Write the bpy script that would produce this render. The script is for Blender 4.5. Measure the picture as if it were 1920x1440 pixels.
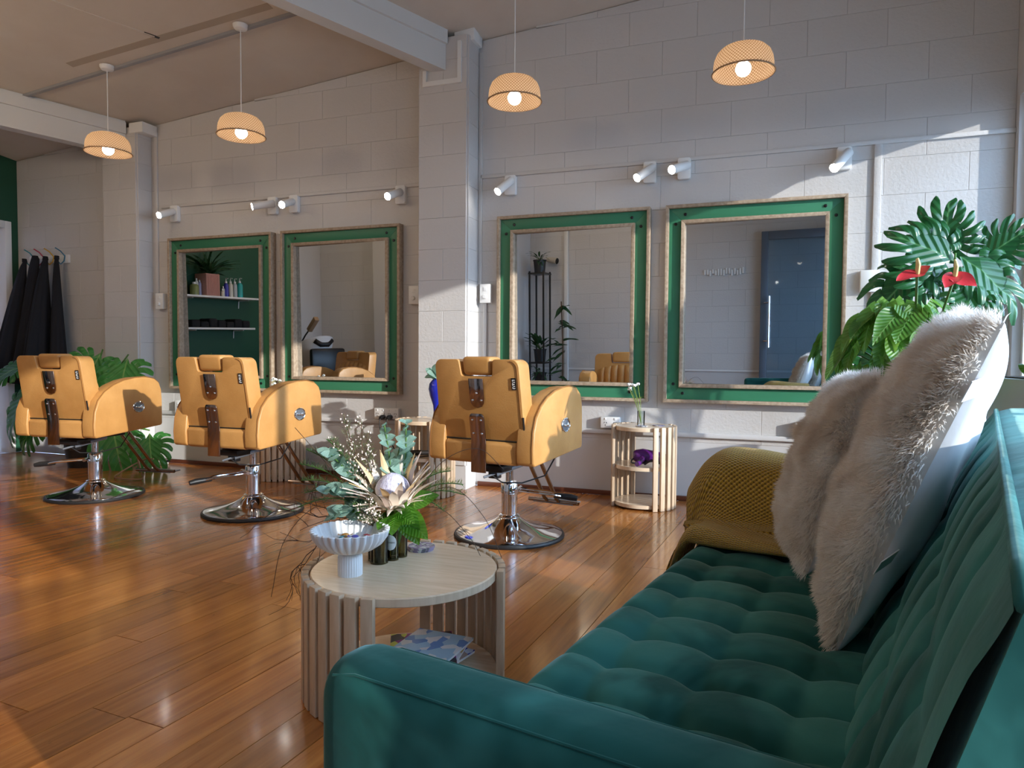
import bpy, bmesh, math, random
from mathutils import Vector, Matrix
import numpy as np
R = math.radians
random.seed(7)
for o in list(bpy.data.objects): bpy.data.objects.remove(o, do_unlink=True)
SC = bpy.context.scene
COL = SC.collection
PI = math.pi
# ---------------------------------------------------------------- camera
cam = bpy.data.cameras.new('camera'); camo = bpy.data.objects.new('camera', cam); COL.objects.link(camo)
CF, YAW, PITCH, ROLL = 1290.0, R(-19.6636), R(-2.1934), R(.4139)
CPOS = Vector((-.6243, -4.2481, .8582))
fw = Vector((math.sin(YAW)*math.cos(PITCH), math.cos(YAW)*math.cos(PITCH), math.sin(PITCH)))
rt = Vector((math.cos(YAW), -math.sin(YAW), 0)); up = rt.cross(fw)
rt2 = rt*math.cos(ROLL) + up*math.sin(ROLL); up2 = up*math.cos(ROLL) - rt*math.sin(ROLL)
camo.matrix_world = Matrix(((rt2.x, up2.x, -fw.x, CPOS.x), (rt2.y, up2.y, -fw.y, CPOS.y), (rt2.z, up2.z, -fw.z, CPOS.z), (0, 0, 0, 1)))
cam.sensor_width = 36; cam.lens = 36*CF/1920; cam.clip_start = .03; cam.clip_end = 200
SC.camera = camo
# ---------------------------------------------------------------- sky, sun, exposure
SC.view_settings.view_transform = 'Standard'; SC.view_settings.look = 'None'
SC.view_settings.gamma = 1; SC.view_settings.use_curve_mapping = False
SC.view_settings.exposure = 0.95
W = bpy.data.worlds.new('sky'); SC.world = W; W.use_nodes = True
bg = W.node_tree.nodes['Background']; bg.inputs[0].default_value = (.46, .68, 1.0, 1); bg.inputs[1].default_value = 5.0
SUND = Vector((-.899, .363, -.244)).normalized()
sl = bpy.data.lights.new('sun', 'SUN'); sl.energy = 2.7; sl.angle = R(.7); sl.color = (1.0, .96, .90)
so = bpy.data.objects.new('sun', sl); COL.objects.link(so); so.location = (6, -3, 4)
so.rotation_euler = SUND.to_track_quat('-Z', 'Y').to_euler()
# ---------------------------------------------------------------- materials
MT = {}
def nd(t, kind, **kw):
    n = t.nodes.new(kind)
    for k, v in kw.items():
        if k in n.inputs: n.inputs[k].default_value = v
        else: setattr(n, k, v)
    return n
def base(name):
    m = bpy.data.materials.new(name); m.use_nodes = True; MT[name] = m
    t = m.node_tree; return m, t, t.nodes['Principled BSDF']
def c4(c): return (c[0], c[1], c[2], 1)
def mat(name, c, rough=.5, metal=0, c2=None, scale=8, stretch=(1, 1, 1), detail=4, bump=0, bscale=None, rnd=0, coat=0, sheen=0, trans=0, ior=1.45, emit=None, es=0, sss=0, spec=None):
    m, t, p = base(name)
    p.inputs['Roughness'].default_value = rough; p.inputs['Metallic'].default_value = metal; p.inputs['Base Color'].default_value = c4(c)
    p.inputs['IOR'].default_value = ior
    if coat: p.inputs['Coat Weight'].default_value = coat; p.inputs['Coat Roughness'].default_value = .12
    if sheen: p.inputs['Sheen Weight'].default_value = sheen; p.inputs['Sheen Roughness'].default_value = .4
    if trans: p.inputs['Transmission Weight'].default_value = trans
    if spec is not None: p.inputs['Specular IOR Level'].default_value = spec
    if emit: p.inputs['Emission Color'].default_value = c4(emit); p.inputs['Emission Strength'].default_value = es
    L = t.links
    tc = nd(t, 'ShaderNodeTexCoord'); mp = nd(t, 'ShaderNodeMapping'); mp.inputs['Scale'].default_value = stretch
    L.new(tc.outputs['Object'], mp.inputs[0])
    vec = mp.outputs[0]
    if rnd or c2:
        oi = nd(t, 'ShaderNodeObjectInfo'); ad = nd(t, 'ShaderNodeVectorMath', operation='MULTIPLY_ADD')
        cx = nd(t, 'ShaderNodeCombineXYZ'); L.new(oi.outputs['Random'], cx.inputs[0]); L.new(oi.outputs['Random'], cx.inputs[1])
        ad.inputs[1].default_value = (37, 91, 0); L.new(cx.outputs[0], ad.inputs[0]); L.new(vec, ad.inputs[2]); vec = ad.outputs[0]
    col = None
    if c2:
        nz = nd(t, 'ShaderNodeTexNoise', Scale=scale, Detail=detail, Roughness=.6); L.new(vec, nz.inputs['Vector'])
        rp = nd(t, 'ShaderNodeValToRGB'); rp.color_ramp.elements[0].position = .32; rp.color_ramp.elements[1].position = .68
        rp.color_ramp.elements[0].color = c4(c); rp.color_ramp.elements[1].color = c4(c2); L.new(nz.outputs[0], rp.inputs[0]); col = rp.outputs[0]
    if rnd:
        oi2 = nd(t, 'ShaderNodeObjectInfo'); hv = nd(t, 'ShaderNodeHueSaturation'); ma = nd(t, 'ShaderNodeMath', operation='MULTIPLY_ADD')
        ma.inputs[1].default_value = rnd; ma.inputs[2].default_value = 1-rnd/2; L.new(oi2.outputs['Random'], ma.inputs[0]); L.new(ma.outputs[0], hv.inputs['Value'])
        if col is None: hv.inputs['Color'].default_value = c4(c)
        else: L.new(col, hv.inputs['Color'])
        col = hv.outputs[0]
    if col is not None: L.new(col, p.inputs['Base Color'])
    if bump:
        nb = nd(t, 'ShaderNodeTexNoise', Scale=bscale or scale*4, Detail=5, Roughness=.6); L.new(vec, nb.inputs['Vector'])
        bp = nd(t, 'ShaderNodeBump', Strength=bump, Distance=.01); L.new(nb.outputs[0], bp.inputs['Height']); L.new(bp.outputs[0], p.inputs['Normal'])
    return m
mat('block_paint', (.60, .585, .575), .42, bump=.25, bscale=60, rnd=.03)
mat('wall_paint', (.61, .60, .60), .32, bump=.08, bscale=20)
mat('ceiling_paint', (.66, .60, .52), .6, c2=(.62, .55, .47), scale=3, bump=.08, bscale=40)
mat('beam_paint', (.66, .66, .64), .5, bump=.05, bscale=30)
mat('green_wall', (.012, .075, .038), .5, bump=.06, bscale=30)
mat('white_trim', (.78, .78, .77), .35)
mat('magenta', (.55, .03, .14), .5)
mat('skirting', (.16, .045, .02), .35, c2=(.10, .03, .015), scale=6, stretch=(1, 8, 8))
mat('chrome', (.82, .83, .85), .07, 1)
mat('dark_chrome', (.36, .30, .27), .08, 1)
mat('black_rubber', (.012, .012, .013), .45)
mat('black_plastic', (.01, .01, .011), .3)
mat('leather', (.57, .295, .095), .36, c2=(.48, .235, .068), scale=7, bump=.12, bscale=160)
mat('leather_seam', (.27, .115, .03), .5)
mat('black_cloth', (.006, .006, .009), .85, bump=.1, bscale=80)
mat('frame_green', (.040, .20, .105), .38)
mat('frame_oak', (.46, .36, .26), .55, c2=(.30, .22, .15), scale=4, stretch=(14, 14, 14), bump=.1, bscale=40, rnd=.15)
mat('mirror_glass', (.60, .62, .63), .004, 1)
mat('oak', (.55, .40, .26), .42, c2=(.44, .30, .18), scale=3, stretch=(3, 22, 22), bump=.03, bscale=30, rnd=.08)
mat('oak_top', (.80, .63, .45), .22, c2=(.68, .51, .345), scale=2.5, stretch=(3, 34, 3), bump=.02, bscale=30)
mat('white_ceramic', (.78, .79, .80), .55, bump=.05, bscale=60)
mat('white_plastic', (.8, .8, .79), .3)
mat('grey_metal', (.2, .22, .25), .4, .6)
def velvet():
    m, t, p = base('velvet'); L = t.links
    p.inputs['Roughness'].default_value = .75; p.inputs['Sheen Weight'].default_value = .35; p.inputs['Sheen Roughness'].default_value = .32
    p.inputs['Sheen Tint'].default_value = (.55, .85, .80, 1); p.inputs['Specular IOR Level'].default_value = .2
    tc = nd(t, 'ShaderNodeTexCoord')
    nz = nd(t, 'ShaderNodeTexNoise', Scale=4.5, Detail=3, Roughness=.55, Distortion=.6); L.new(tc.outputs['Object'], nz.inputs['Vector'])
    rp = nd(t, 'ShaderNodeValToRGB'); e = rp.color_ramp.elements; e[0].position = .42; e[1].position = .6
    e[0].color = (.010, .085, .075, 1); e[1].color = (.036, .185, .165, 1); L.new(nz.outputs[0], rp.inputs[0]); L.new(rp.outputs[0], p.inputs['Base Color'])
    nb = nd(t, 'ShaderNodeTexNoise', Scale=9, Detail=4); L.new(tc.outputs['Object'], nb.inputs['Vector'])
    bp = nd(t, 'ShaderNodeBump', Strength=.25, Distance=.02); L.new(nb.outputs[0], bp.inputs['Height']); L.new(bp.outputs[0], p.inputs['Normal'])
velvet()
def floorwood():
    m, t, p = base('floor_wood'); L = t.links
    p.inputs['Roughness'].default_value = .22; p.inputs['Coat Weight'].default_value = .3; p.inputs['Coat Roughness'].default_value = .1
    tc = nd(t, 'ShaderNodeTexCoord'); mp = nd(t, 'ShaderNodeMapping'); mp.inputs['Scale'].default_value = (26, 1.3, 1); L.new(tc.outputs['Object'], mp.inputs[0])
    oi = nd(t, 'ShaderNodeObjectInfo'); cx = nd(t, 'ShaderNodeCombineXYZ'); L.new(oi.outputs['Random'], cx.inputs[2])
    ad = nd(t, 'ShaderNodeVectorMath', operation='MULTIPLY_ADD'); ad.inputs[1].default_value = (1, 1, 63); L.new(cx.outputs[0], ad.inputs[0]); L.new(mp.outputs[0], ad.inputs[2])
    nz = nd(t, 'ShaderNodeTexNoise', Scale=1.6, Detail=7, Roughness=.62, Distortion=.5); L.new(ad.outputs[0], nz.inputs['Vector'])
    rp = nd(t, 'ShaderNodeValToRGB'); e = rp.color_ramp.elements; e[0].position = .28; e[1].position = .72
    e[0].color = (.26, .080, .016, 1); e[1].color = (.50, .195, .046, 1); L.new(nz.outputs[0], rp.inputs[0])
    hv = nd(t, 'ShaderNodeHueSaturation'); ma = nd(t, 'ShaderNodeMath', operation='MULTIPLY_ADD'); ma.inputs[1].default_value = .5; ma.inputs[2].default_value = .75
    L.new(oi.outputs['Random'], ma.inputs[0]); L.new(ma.outputs[0], hv.inputs['Value']); L.new(rp.outputs[0], hv.inputs['Color'])
    sp = nd(t, 'ShaderNodeTexNoise', Scale=9, Detail=2); mp2 = nd(t, 'ShaderNodeMapping'); mp2.inputs['Scale'].default_value = (9, 2.2, 1); L.new(tc.outputs['Object'], mp2.inputs[0]); L.new(mp2.outputs[0], sp.inputs['Vector'])
    r2 = nd(t, 'ShaderNodeValToRGB'); e = r2.color_ramp.elements; e[0].position = .70; e[1].position = .78; e[0].color = (1, 1, 1, 1); e[1].color = (.35, .3, .27, 1); L.new(sp.outputs[0], r2.inputs[0])
    mx = nd(t, 'ShaderNodeMix', data_type='RGBA', blend_type='MULTIPLY'); mx.inputs[0].default_value = 1
    L.new(hv.outputs[0], mx.inputs[6]); L.new(r2.outputs[0], mx.inputs[7]); L.new(mx.outputs[2], p.inputs['Base Color'])
    nr = nd(t, 'ShaderNodeTexNoise', Scale=5, Detail=4); L.new(tc.outputs['Object'], nr.inputs['Vector'])
    mr = nd(t, 'ShaderNodeMapRange'); mr.inputs['To Min'].default_value = .12; mr.inputs['To Max'].default_value = .34; L.new(nr.outputs[0], mr.inputs['Value']); L.new(mr.outputs[0], p.inputs['Roughness'])
    bp = nd(t, 'ShaderNodeBump', Strength=.06, Distance=.004); L.new(nz.outputs[0], bp.inputs['Height']); L.new(bp.outputs[0], p.inputs['Normal'])
floorwood()
def glassy(name, tint, alpha, rough=.03):
    m, t, p = base(name); L = t.links; out = t.nodes['Material Output']
    p.inputs['Base Color'].default_value = c4(tint); p.inputs['Roughness'].default_value = rough
    tr = nd(t, 'ShaderNodeBsdfTransparent'); tr.inputs[0].default_value = c4(tint); gl = nd(t, 'ShaderNodeBsdfGlossy'); gl.inputs['Roughness'].default_value = rough
    lw = nd(t, 'ShaderNodeLayerWeight', Blend=alpha); mx = nd(t, 'ShaderNodeMixShader'); L.new(lw.outputs['Fresnel'], mx.inputs[0]); L.new(tr.outputs[0], mx.inputs[1]); L.new(gl.outputs[0], mx.inputs[2]); L.new(mx.outputs[0], out.inputs[0])
glassy('window_glass', (.97, .98, .98), .12); glassy('door_glass', (.80, .88, .94), .25); glassy('clear_glass', (.93, .96, .96), .3); glassy('green_glass', (.72, .71, .55), .3)
glassy('blue_glass', (.02, .05, .35), .35)
# ---------------------------------------------------------------- mesh helpers
class MB:
    def __init__(s): s.v = []; s.f = []
    def add(s, v, f):
        o = len(s.v); s.v += [tuple(q) for q in v]; s.f += [tuple(i+o for i in q) for q in f]; return s
    def box(s, x0, x1, y0, y1, z0, z1):
        return s.add([(x0, y0, z0), (x1, y0, z0), (x1, y1, z0), (x0, y1, z0), (x0, y0, z1), (x1, y0, z1), (x1, y1, z1), (x0, y1, z1)],
                     [(0, 3, 2, 1), (4, 5, 6, 7), (0, 1, 5, 4), (1, 2, 6, 5), (2, 3, 7, 6), (3, 0, 4, 7)])
    def prism(s, poly, axis, a, b):
        """extrude a 2D polygon along axis between a and b (axis x: poly is (y,z); y: (x,z); z: (x,y))"""
        n = len(poly)
        def P(q, h): return (h, q[0], q[1]) if axis == 'x' else (q[0], h, q[1]) if axis == 'y' else (q[0], q[1], h)
        return s.add([P(q, a) for q in poly]+[P(q, b) for q in poly], [tuple(range(n))[::-1], tuple(range(n, 2*n))]+[(i, (i+1) % n, n+(i+1) % n, n+i) for i in range(n)])
    def tube(s, pts, r, n=8, caps=True, closed=False):
        pts = [Vector(q) for q in pts]; m = len(pts); rs = r if isinstance(r, (list, tuple)) else [r]*m
        T = []
        for i in range(m):
            a = pts[(i-1) % m] if (closed or i > 0) else pts[i]; b = pts[(i+1) % m] if (closed or i < m-1) else pts[i]
            T.append((b-a).normalized() if (b-a).length > 1e-9 else Vector((0, 0, 1)))
        ref = Vector((0, 0, 1)) if abs(T[0].z) < .9 else Vector((1, 0, 0)); N = T[0].cross(ref).normalized(); V = []
        for i in range(m):
            N = (N-T[i]*N.dot(T[i])); N = N.normalized() if N.length > 1e-6 else T[i].orthogonal().normalized(); B = T[i].cross(N)
            for k in range(n):
                a = 2*PI*k/n; V.append(pts[i]+(N*math.cos(a)+B*math.sin(a))*rs[i])
        F = []
        for i in range(m if closed else m-1):
            for k in range(n): F.append((i*n+k, i*n+(k+1) % n, ((i+1) % m)*n+(k+1) % n, ((i+1) % m)*n+k))
        if caps and not closed: F += [tuple(range(n))[::-1], tuple(range((m-1)*n, m*n))]
        return s.add(V, F)
    def lathe(s, prof, n=32, c=(0, 0, 0), caps=True, rib=None):
        """prof: list of (r,z); rib: optional function(angle,z)->radius scale"""
        V = []; m = len(prof)
        for (r, z) in prof:
            for k in range(n):
                a = 2*PI*k/n; q = r*(rib(a, z) if rib else 1); V.append((c[0]+q*math.cos(a), c[1]+q*math.sin(a), c[2]+z))
        F = [(i*n+k, i*n+(k+1) % n, (i+1)*n+(k+1) % n, (i+1)*n+k) for i in range(m-1) for k in range(n)]
        if caps: F += [tuple(range(n))[::-1], tuple(range((m-1)*n, m*n))]
        return s.add(V, F)
    def grid(s, fn, nu, nv, wrapu=False):
        V = [fn(i/(nu if wrapu else nu-1), j/(nv-1)) for j in range(nv) for i in range(nu)]
        F = []
        for j in range(nv-1):
            for i in range(nu if wrapu else nu-1): F.append((j*nu+i, j*nu+(i+1) % nu, (j+1)*nu+(i+1) % nu, (j+1)*nu+i))
        return s.add(V, F)
    def sphere(s, c, r, n=12, sc=(1, 1, 1)):
        return s.grid(lambda a, b: (c[0]+r*sc[0]*math.cos(2*PI*a)*math.sin(PI*b), c[1]+r*sc[1]*math.sin(2*PI*a)*math.sin(PI*b), c[2]-r*sc[2]*math.cos(PI*b)), n, n//2+2, True)
    def xf(s, M):
        s.v = [tuple(M @ Vector(q)) for q in s.v]; return s
    def mesh(s, name, bevel=0, smooth=35, seg=2, sub=0):
        me = bpy.data.meshes.new(name)
        if bevel or sub:
            me.from_pydata(s.v, [], s.f); bm = bmesh.new(); bm.from_mesh(me)
            bmesh.ops.recalc_face_normals(bm, faces=bm.faces)
            if bevel: bmesh.ops.bevel(bm, geom=[e for e in bm.edges if e.calc_face_angle(0) > .5], offset=bevel, segments=seg, affect='EDGES', profile=.5, clamp_overlap=True)
            bm.to_mesh(me); bm.free()
        else: me.from_pydata(s.v, [], s.f)
        me.validate()
        if smooth:
            me.shade_smooth()
            if smooth < 180: me.set_sharp_from_angle(angle=R(smooth))
        return me
    def build(s, name, m, parent=None, bevel=0, smooth=35, seg=2, **tags):
        me = s.mesh(name, bevel, smooth, seg); me.materials.append(MT[m] if isinstance(m, str) else m)
        return link(name, me, parent, **tags)
def link(name, me, parent=None, loc=None, rot=None, **tags):
    o = bpy.data.objects.new(name, me); COL.objects.link(o)
    if parent: o.parent = parent
    if loc: o.location = loc
    if rot: o.rotation_euler = rot
    for k, v in tags.items(): o[k] = v
    return o
def thing(name, label, cat, loc=(0, 0, 0), rz=0, group=None):
    o = bpy.data.objects.new(name, None); COL.objects.link(o); o.location = loc; o.rotation_euler = (0, 0, rz); o.empty_display_size = .1
    o['label'] = label; o['category'] = cat
    if group: o['group'] = group
    return o
def copy_tree(o, parent=None):
    c = o.copy(); COL.objects.link(c)
    if parent: c.parent = parent
    for ch in list(o.children): copy_tree(ch, c)
    return c
def rbox(x0, x1, y0, y1, z0, z1): return MB().box(x0, x1, y0, y1, z0, z1)
def rpoly(w, h, r, n=5, cx=0, cy=0):
    out = []
    for (sx, sy, a0) in ((1, 1, 0), (-1, 1, 90), (-1, -1, 180), (1, -1, 270)):
        for k in range(n+1):
            a = R(a0+90*k/n); out.append((cx+sx*(w/2-r)+r*math.cos(a), cy+sy*(h/2-r)+r*math.sin(a)))
    return out
def text_mesh(body, size, ext=.0005, align='CENTER'):
    cu = bpy.data.curves.new('text', 'FONT'); cu.body = body; cu.size = size; cu.extrude = ext; cu.align_x = align; cu.align_y = 'CENTER'
    o = bpy.data.objects.new('text', cu); COL.objects.link(o); dg = bpy.context.evaluated_depsgraph_get(); dg.update()
    me = bpy.data.meshes.new_from_object(o.evaluated_get(dg)); bpy.data.objects.remove(o, do_unlink=True); bpy.data.curves.remove(cu); return me
# ---------------------------------------------------------------- the room shell
XL, XR, YN = -6.74, .6, -4.9
def ceil_z(x, y): return 2.685+.0905*(x+5.112)-.1006*y
def poly_clip(poly, a, b, c):
    """keep the part of poly where a*x+b*y<=c"""
    out = []
    for i in range(len(poly)):
        p, q = poly[i], poly[(i+1) % len(poly)]; dp, dq = a*p[0]+b*p[1]-c, a*q[0]+b*q[1]-c
        if dp <= 0: out.append(p)
        if dp*dq < 0: k = dp/(dp-dq); out.append((p[0]+(q[0]-p[0])*k, p[1]+(q[1]-p[1])*k))
    return out
floor = MB().box(XL-.1, XR+.1, YN-.1, .1, -.12, -.022).build('floor', 'skirting', smooth=0, kind='structure', label='glossy reddish brown timber board floor')
FAZ = R(4.5); bw = .118; rr = random.Random(3)
dx, dy = math.sin(FAZ), math.cos(FAZ); nx, ny = math.cos(FAZ), -math.sin(FAZ)
k0 = int(math.floor((XL-.1)/bw))-2; k1 = int((XR+.6)/bw)+3
for k in range(k0, k1):
    cuts = [-.3]; s = -5.6 + rr.random()*1.6
    lens = [-5.7]
    while lens[-1] < .5: lens.append(lens[-1]+rr.uniform(1.7, 3.6))
    for a, b in zip(lens[:-1], lens[1:]):
        g = .0011
        q = [(k*bw+g, a+g), ((k+1)*bw-g, a+g), ((k+1)*bw-g, b-g), (k*bw+g, b-g)]
        q = [(p[0]*nx+p[1]*dx, p[0]*ny+p[1]*dy) for p in q]
        for (A, B, C) in ((-1, 0, -XL), (1, 0, XR), (0, -1, -YN), (0, 1, 0)):
            q = poly_clip(q, A, B, C)
            if len(q) < 3: break
        if len(q) < 3: continue
        c = (sum(p[0] for p in q)/len(q), sum(p[1] for p in q)/len(q))
        # board mesh in a frame whose y axis runs along the board
        ql = [((p[0]-c[0])*nx+(p[1]-c[1])*ny, (p[0]-c[0])*dx+(p[1]-c[1])*dy) for p in q]
        o = MB().prism(ql, 'z', -.02, 0).build('floorboard', 'floor_wood', floor, smooth=0)
        o.location = (c[0], c[1], -rr.random()*.0006); o.rotation_euler = (0, 0, -FAZ)
# block wall with mirrors
def block_mesh(w, h, hr, d=.016, j=.0004, hl=None):
    """block face: x 0..w, z 0..h (left height hl, right height hr), front at y=-d, edges rounded"""
    hl = h if hl is None else hl; b = .0020; x0, x1 = j/2, w-j/2; z0 = j/2
    tl, tr_ = hl-j/2, hr-j/2
    V = [(x0, 0, z0), (x1, 0, z0), (x1, 0, tr_), (x0, 0, tl), (x0, -d+b, z0), (x1, -d+b, z0), (x1, -d+b, tr_), (x0, -d+b, tl),
         (x0+b, -d, z0+b), (x1-b, -d, z0+b), (x1-b, -d, tr_-b), (x0+b, -d, tl-b)]
    F = [(0, 1, 5, 4), (1, 2, 6, 5), (2, 3, 7, 6), (3, 0, 4, 7), (4, 5, 9, 8), (5, 6, 10, 9), (6, 7, 11, 10), (7, 4, 8, 11), (8, 9, 10, 11)]
    return MB().add(V, F)
FULL = block_mesh(.4, .2, .2).mesh('block', smooth=30); FULL.materials.append(MT['block_paint'])
def blocks(parent, x0, x1, zb, ztop, flip=False, y=0, xs=0.0, zmax=None):
    """courses from zb up to ztop(x); flip: wall faces +y"""
    z = zb; i = round((zb-1.757)/.2)
    while z < max(ztop(x0), ztop(x1))-.005:
        off = (0 if i % 2 == 0 else .2)+xs
        k = math.floor((x0-off)/.4)-1
        while off+k*.4 < x1:
            a, b = max(x0, off+k*.4), min(x1, off+(k+1)*.4); k += 1
            if b-a < .012: continue
            ta, tb = min(.2, ztop(a)-z), min(.2, ztop(b)-z)
            if ta < .012 or tb < .012: 
                if max(ta, tb) < .03: continue
                ta = max(ta, .012); tb = max(tb, .012)
            if abs(b-a-.4) < 1e-4 and ta > .1999 and tb > .1999: me = FULL
            else:
                me = block_mesh(b-a, max(ta, tb), tb, hl=ta).mesh('block', smooth=30); me.materials.append(MT['block_paint'])
            o = link('block', me, parent, loc=((a, y, z) if not flip else (b, y, z)))
            if flip: o.rotation_euler = (0, 0, PI)
        z += .2; i += 1
DEP = .016
wb = MB().add([(XL, 0, 0), (XR, 0, 0), (XR, 0, ceil_z(XR, 0)+.02), (XL, 0, ceil_z(XL, 0)+.02), (XL, .15, 0), (XR, .15, 0), (XR, .15, ceil_z(XR, 0)+.02), (XL, .15, ceil_z(XL, 0)+.02)],
              [(0, 1, 2, 3), (7, 6, 5, 4), (0, 4, 5, 1), (1, 5, 6, 2), (2, 6, 7, 3), (3, 7, 4, 0)]).build('wall_back', 'wall_paint', smooth=0, kind='structure', label='white painted concrete block wall carrying the salon mirrors')
wb.location.y = DEP
blocks(wb, XL, XR, .357, lambda x: ceil_z(x, 0)-.004)
# plain rendered band below the dado ledge
MB().box(XL, XR, -.014, 0, 0, .372).build('lower_panel', 'wall_paint', wb, smooth=0)
for (a, b) in ((XL, -5.6), (-5.21, -2.735), (-2.385, XR)):
    MB().box(a, b, -.022-DEP, -DEP, .388, .416).build('dado_ledge', 'wall_paint', wb, bevel=.004)
for i, (a, b) in enumerate(((-5.2, -2.74), (-2.38, XR))):
    MB().box(a, b, -.012, 0, 0, .03).build('baseboard_back', 'skirting', bevel=.003, kind='structure', label='thin dark brown timber skirting along the mirror wall')
# pilasters
def pilaster(n, x0, x1, d, z1, lab):
    core = MB().box(x0, x1, -d, .0, 0, z1).build('trim_%d' % n, 'wall_paint', smooth=0, kind='structure', label=lab)
    z = -.043+.2*round((.357+.043)/.2) ; i = 0; z = .157
    w = x1-x0
    while z < z1-.02:
        h = min(.2, z1-z)
        cuts = [0, w] if i % 2 else [0, w*.52, w]
        for a, b in zip(cuts[:-1], cuts[1:]):
            me = block_mesh(b-a, h, h, d=.012).mesh('block', smooth=30); me.materials.append(MT['block_paint']); link('block', me, core, loc=(x0+a, -d, z))
        me = block_mesh(d, h, h, d=.012).mesh('block', smooth=30); me.materials.append(MT['block_paint']); o = link('block', me, core, loc=(x1, -d, z)); o.rotation_euler = (0, 0, PI/2)
        z += .2; i += 1
    return core
pilaster(1, -5.56, -5.215, .13, 2.63, 'white block pier beside the coat hooks')
pilaster(2, -2.735, -2.397, .17, 2.90, 'white block pier between the two pairs of mirrors')
# recessed ledge trim around beam seat on pier
b2 = MB().box(-2.70, -2.43, -.197, -.182, 2.60, 2.63).box(-2.455, -2.43, -.197, -.182, 2.63, 2.86).box(-2.70, -2.675, -.197, -.182, 2.63, 2.70).build('trim_3', 'white_trim', smooth=0, kind='structure', label='white batten framing the beam end on the pier')
# ceiling
def slab(name, pts, th, m, parent=None, **t):
    n = len(pts); return MB().add([(x, y, ceil_z(x, y)) for x, y in pts]+[(x, y, ceil_z(x, y)+th) for x, y in pts], [tuple(range(n))[::-1], tuple(range(n, 2*n))]+[(i, (i+1) % n, n+(i+1) % n, n+i) for i in range(n)]).build(name, m, parent, smooth=0, **t)
ce = slab('ceiling', [(XL-.1, YN-.1), (XR+.1, YN-.1), (XR+.1, .1+DEP), (XL-.1, .1+DEP)], .12, 'ceiling_paint', kind='structure', label='cream painted sloping panel ceiling')
BD = Vector((.4501, .8916, -.0489)); BX = BD.x/BD.y
def batten(name, x0, y0, x1, y1, w, th, m, parent):
    d = Vector((x1-x0, y1-y0, 0)).normalized(); n = Vector((-d.y, d.x, 0))*w/2
    P = [(x0-n.x, y0-n.y), (x1-n.x, y1-n.y), (x1+n.x, y1+n.y), (x0+n.x, y0+n.y)]
    return MB().add([(x, y, ceil_z(x, y)-th) for x, y in P]+[(x, y, ceil_z(x, y)+.004) for x, y in P], [(3, 2, 1, 0), (4, 5, 6, 7), (0, 1, 5, 4), (1, 2, 6, 5), (2, 3, 7, 6), (3, 0, 4, 7)]).build(name, m, parent, smooth=0)
batten('panel_seam', -4.223, -.874, -4.223-3.6*BX, -4.474, .012, .0035, 'ceiling_paint', ce)
mat('old_mark', (.44, .37, .29), .7); mat('conduit_grey', (.30, .30, .31), .4)
batten('paint_mark', -4.98, -.86, -3.38, -.83, .055, .0015, 'old_mark', ce)
batten('crack_mark', -4.25, -.93, -4.21, -.85, .02, .003, 'black_plastic', ce)
# roof beams, skewed like the ceiling panels
def beam(n, p, w, h, ln, lab):
    p = Vector(p); q = p-BD*ln
    sx = Vector((-.8916, .4501, 0))*w     # to the left of the right face
    def ring(c): return [c, c+sx, c+sx+Vector((0, 0, h+.12)), c+Vector((0, 0, h+.12))]
    A, B = ring(p), ring(q)
    o = MB().add(A+B, [(0, 1, 2, 3), (7, 6, 5, 4), (0, 4, 5, 1), (1, 5, 6, 2), (2, 6, 7, 3), (3, 7, 4, 0)]).build('trim_%d' % n, 'beam_paint', smooth=0, kind='structure', label=lab)
    # cornice band on top of the right face
    o2 = Vector((.8916, -.4501, 0))*.02
    lo, hi = Vector((0, 0, h*.70)), Vector((0, 0, h+.02))
    MB().add([p+lo, p+o2+lo, p+o2+hi, p+hi, q+lo, q+o2+lo, q+o2+hi, q+hi], [(0, 1, 2, 3), (7, 6, 5, 4), (0, 4, 5, 1), (1, 5, 6, 2), (2, 6, 7, 3), (3, 7, 4, 0)]).build('cornice_band', 'beam_paint', o, smooth=0)
    return o
beam(4, (-2.542, -.185, 2.692), .094, .23, 4.2, 'white roof beam landing on the pier between the mirror pairs')
beam(5, (-5.31, -.145, 2.425), .10, .22, 4.2, 'white roof beam landing on the pier by the coat hooks')
for (x, y, z, n) in ((-2.43, -.06, 2.895, 6), (-5.2, -.06, 2.60, 7)):
    MB().box(x-.07, x+.07, y-.09, y+.05, z-.02, z+.06).build('trim_%d' % n, 'white_trim', bevel=.005, kind='structure', label='white boxed junction at the pier top')
# left green wall with doorway
mat('lit_room', (.80, .74, .78), .6)
wl = MB().box(XL-.12, XL, -.06, DEP, 0, 2.66).box(XL-.12, XL, -1.05, -.06, 2.0, 2.66).box(XL-.12, XL, -3.0, -1.05, 0, 3.2).build('wall_left', 'green_wall', smooth=0, kind='structure', label='dark green end wall')
d1 = MB().box(XL-.12, XL+.012, -.115, -.06, 0, 2.0).box(XL-.12, XL+.012, -1.05, -.995, 0, 2.0).box(XL-.12, XL+.012, -.995, -.115, 1.94, 2.0).build('door_1', 'white_trim', bevel=.004, kind='structure', label='white doorway frame in the green end wall')
MB().box(XL-1.3, XL-1.25, -1.6, .4, 0, 2.6).box(XL-1.3, XL-.12, .3, .35, 0, 2.6).box(XL-1.3, XL-.12, -1.6, -1.55, 0, 2.6).box(XL-1.3, XL-.12, -1.6, .4, -.12, 0).box(XL-1.3, XL-.12, -1.6, .4, 2.6, 2.7).build('wall_passage', 'lit_room', smooth=0, kind='structure', label='pale passage walls seen through the doorway')
pp = MB().box(XL-.90, XL-.22, .285, .30, .42, .98).build('poster_panel', 'magenta', smooth=0); pp['label'] = 'magenta panel on the passage wall behind the white doorway'; pp['category'] = 'panel'
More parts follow.
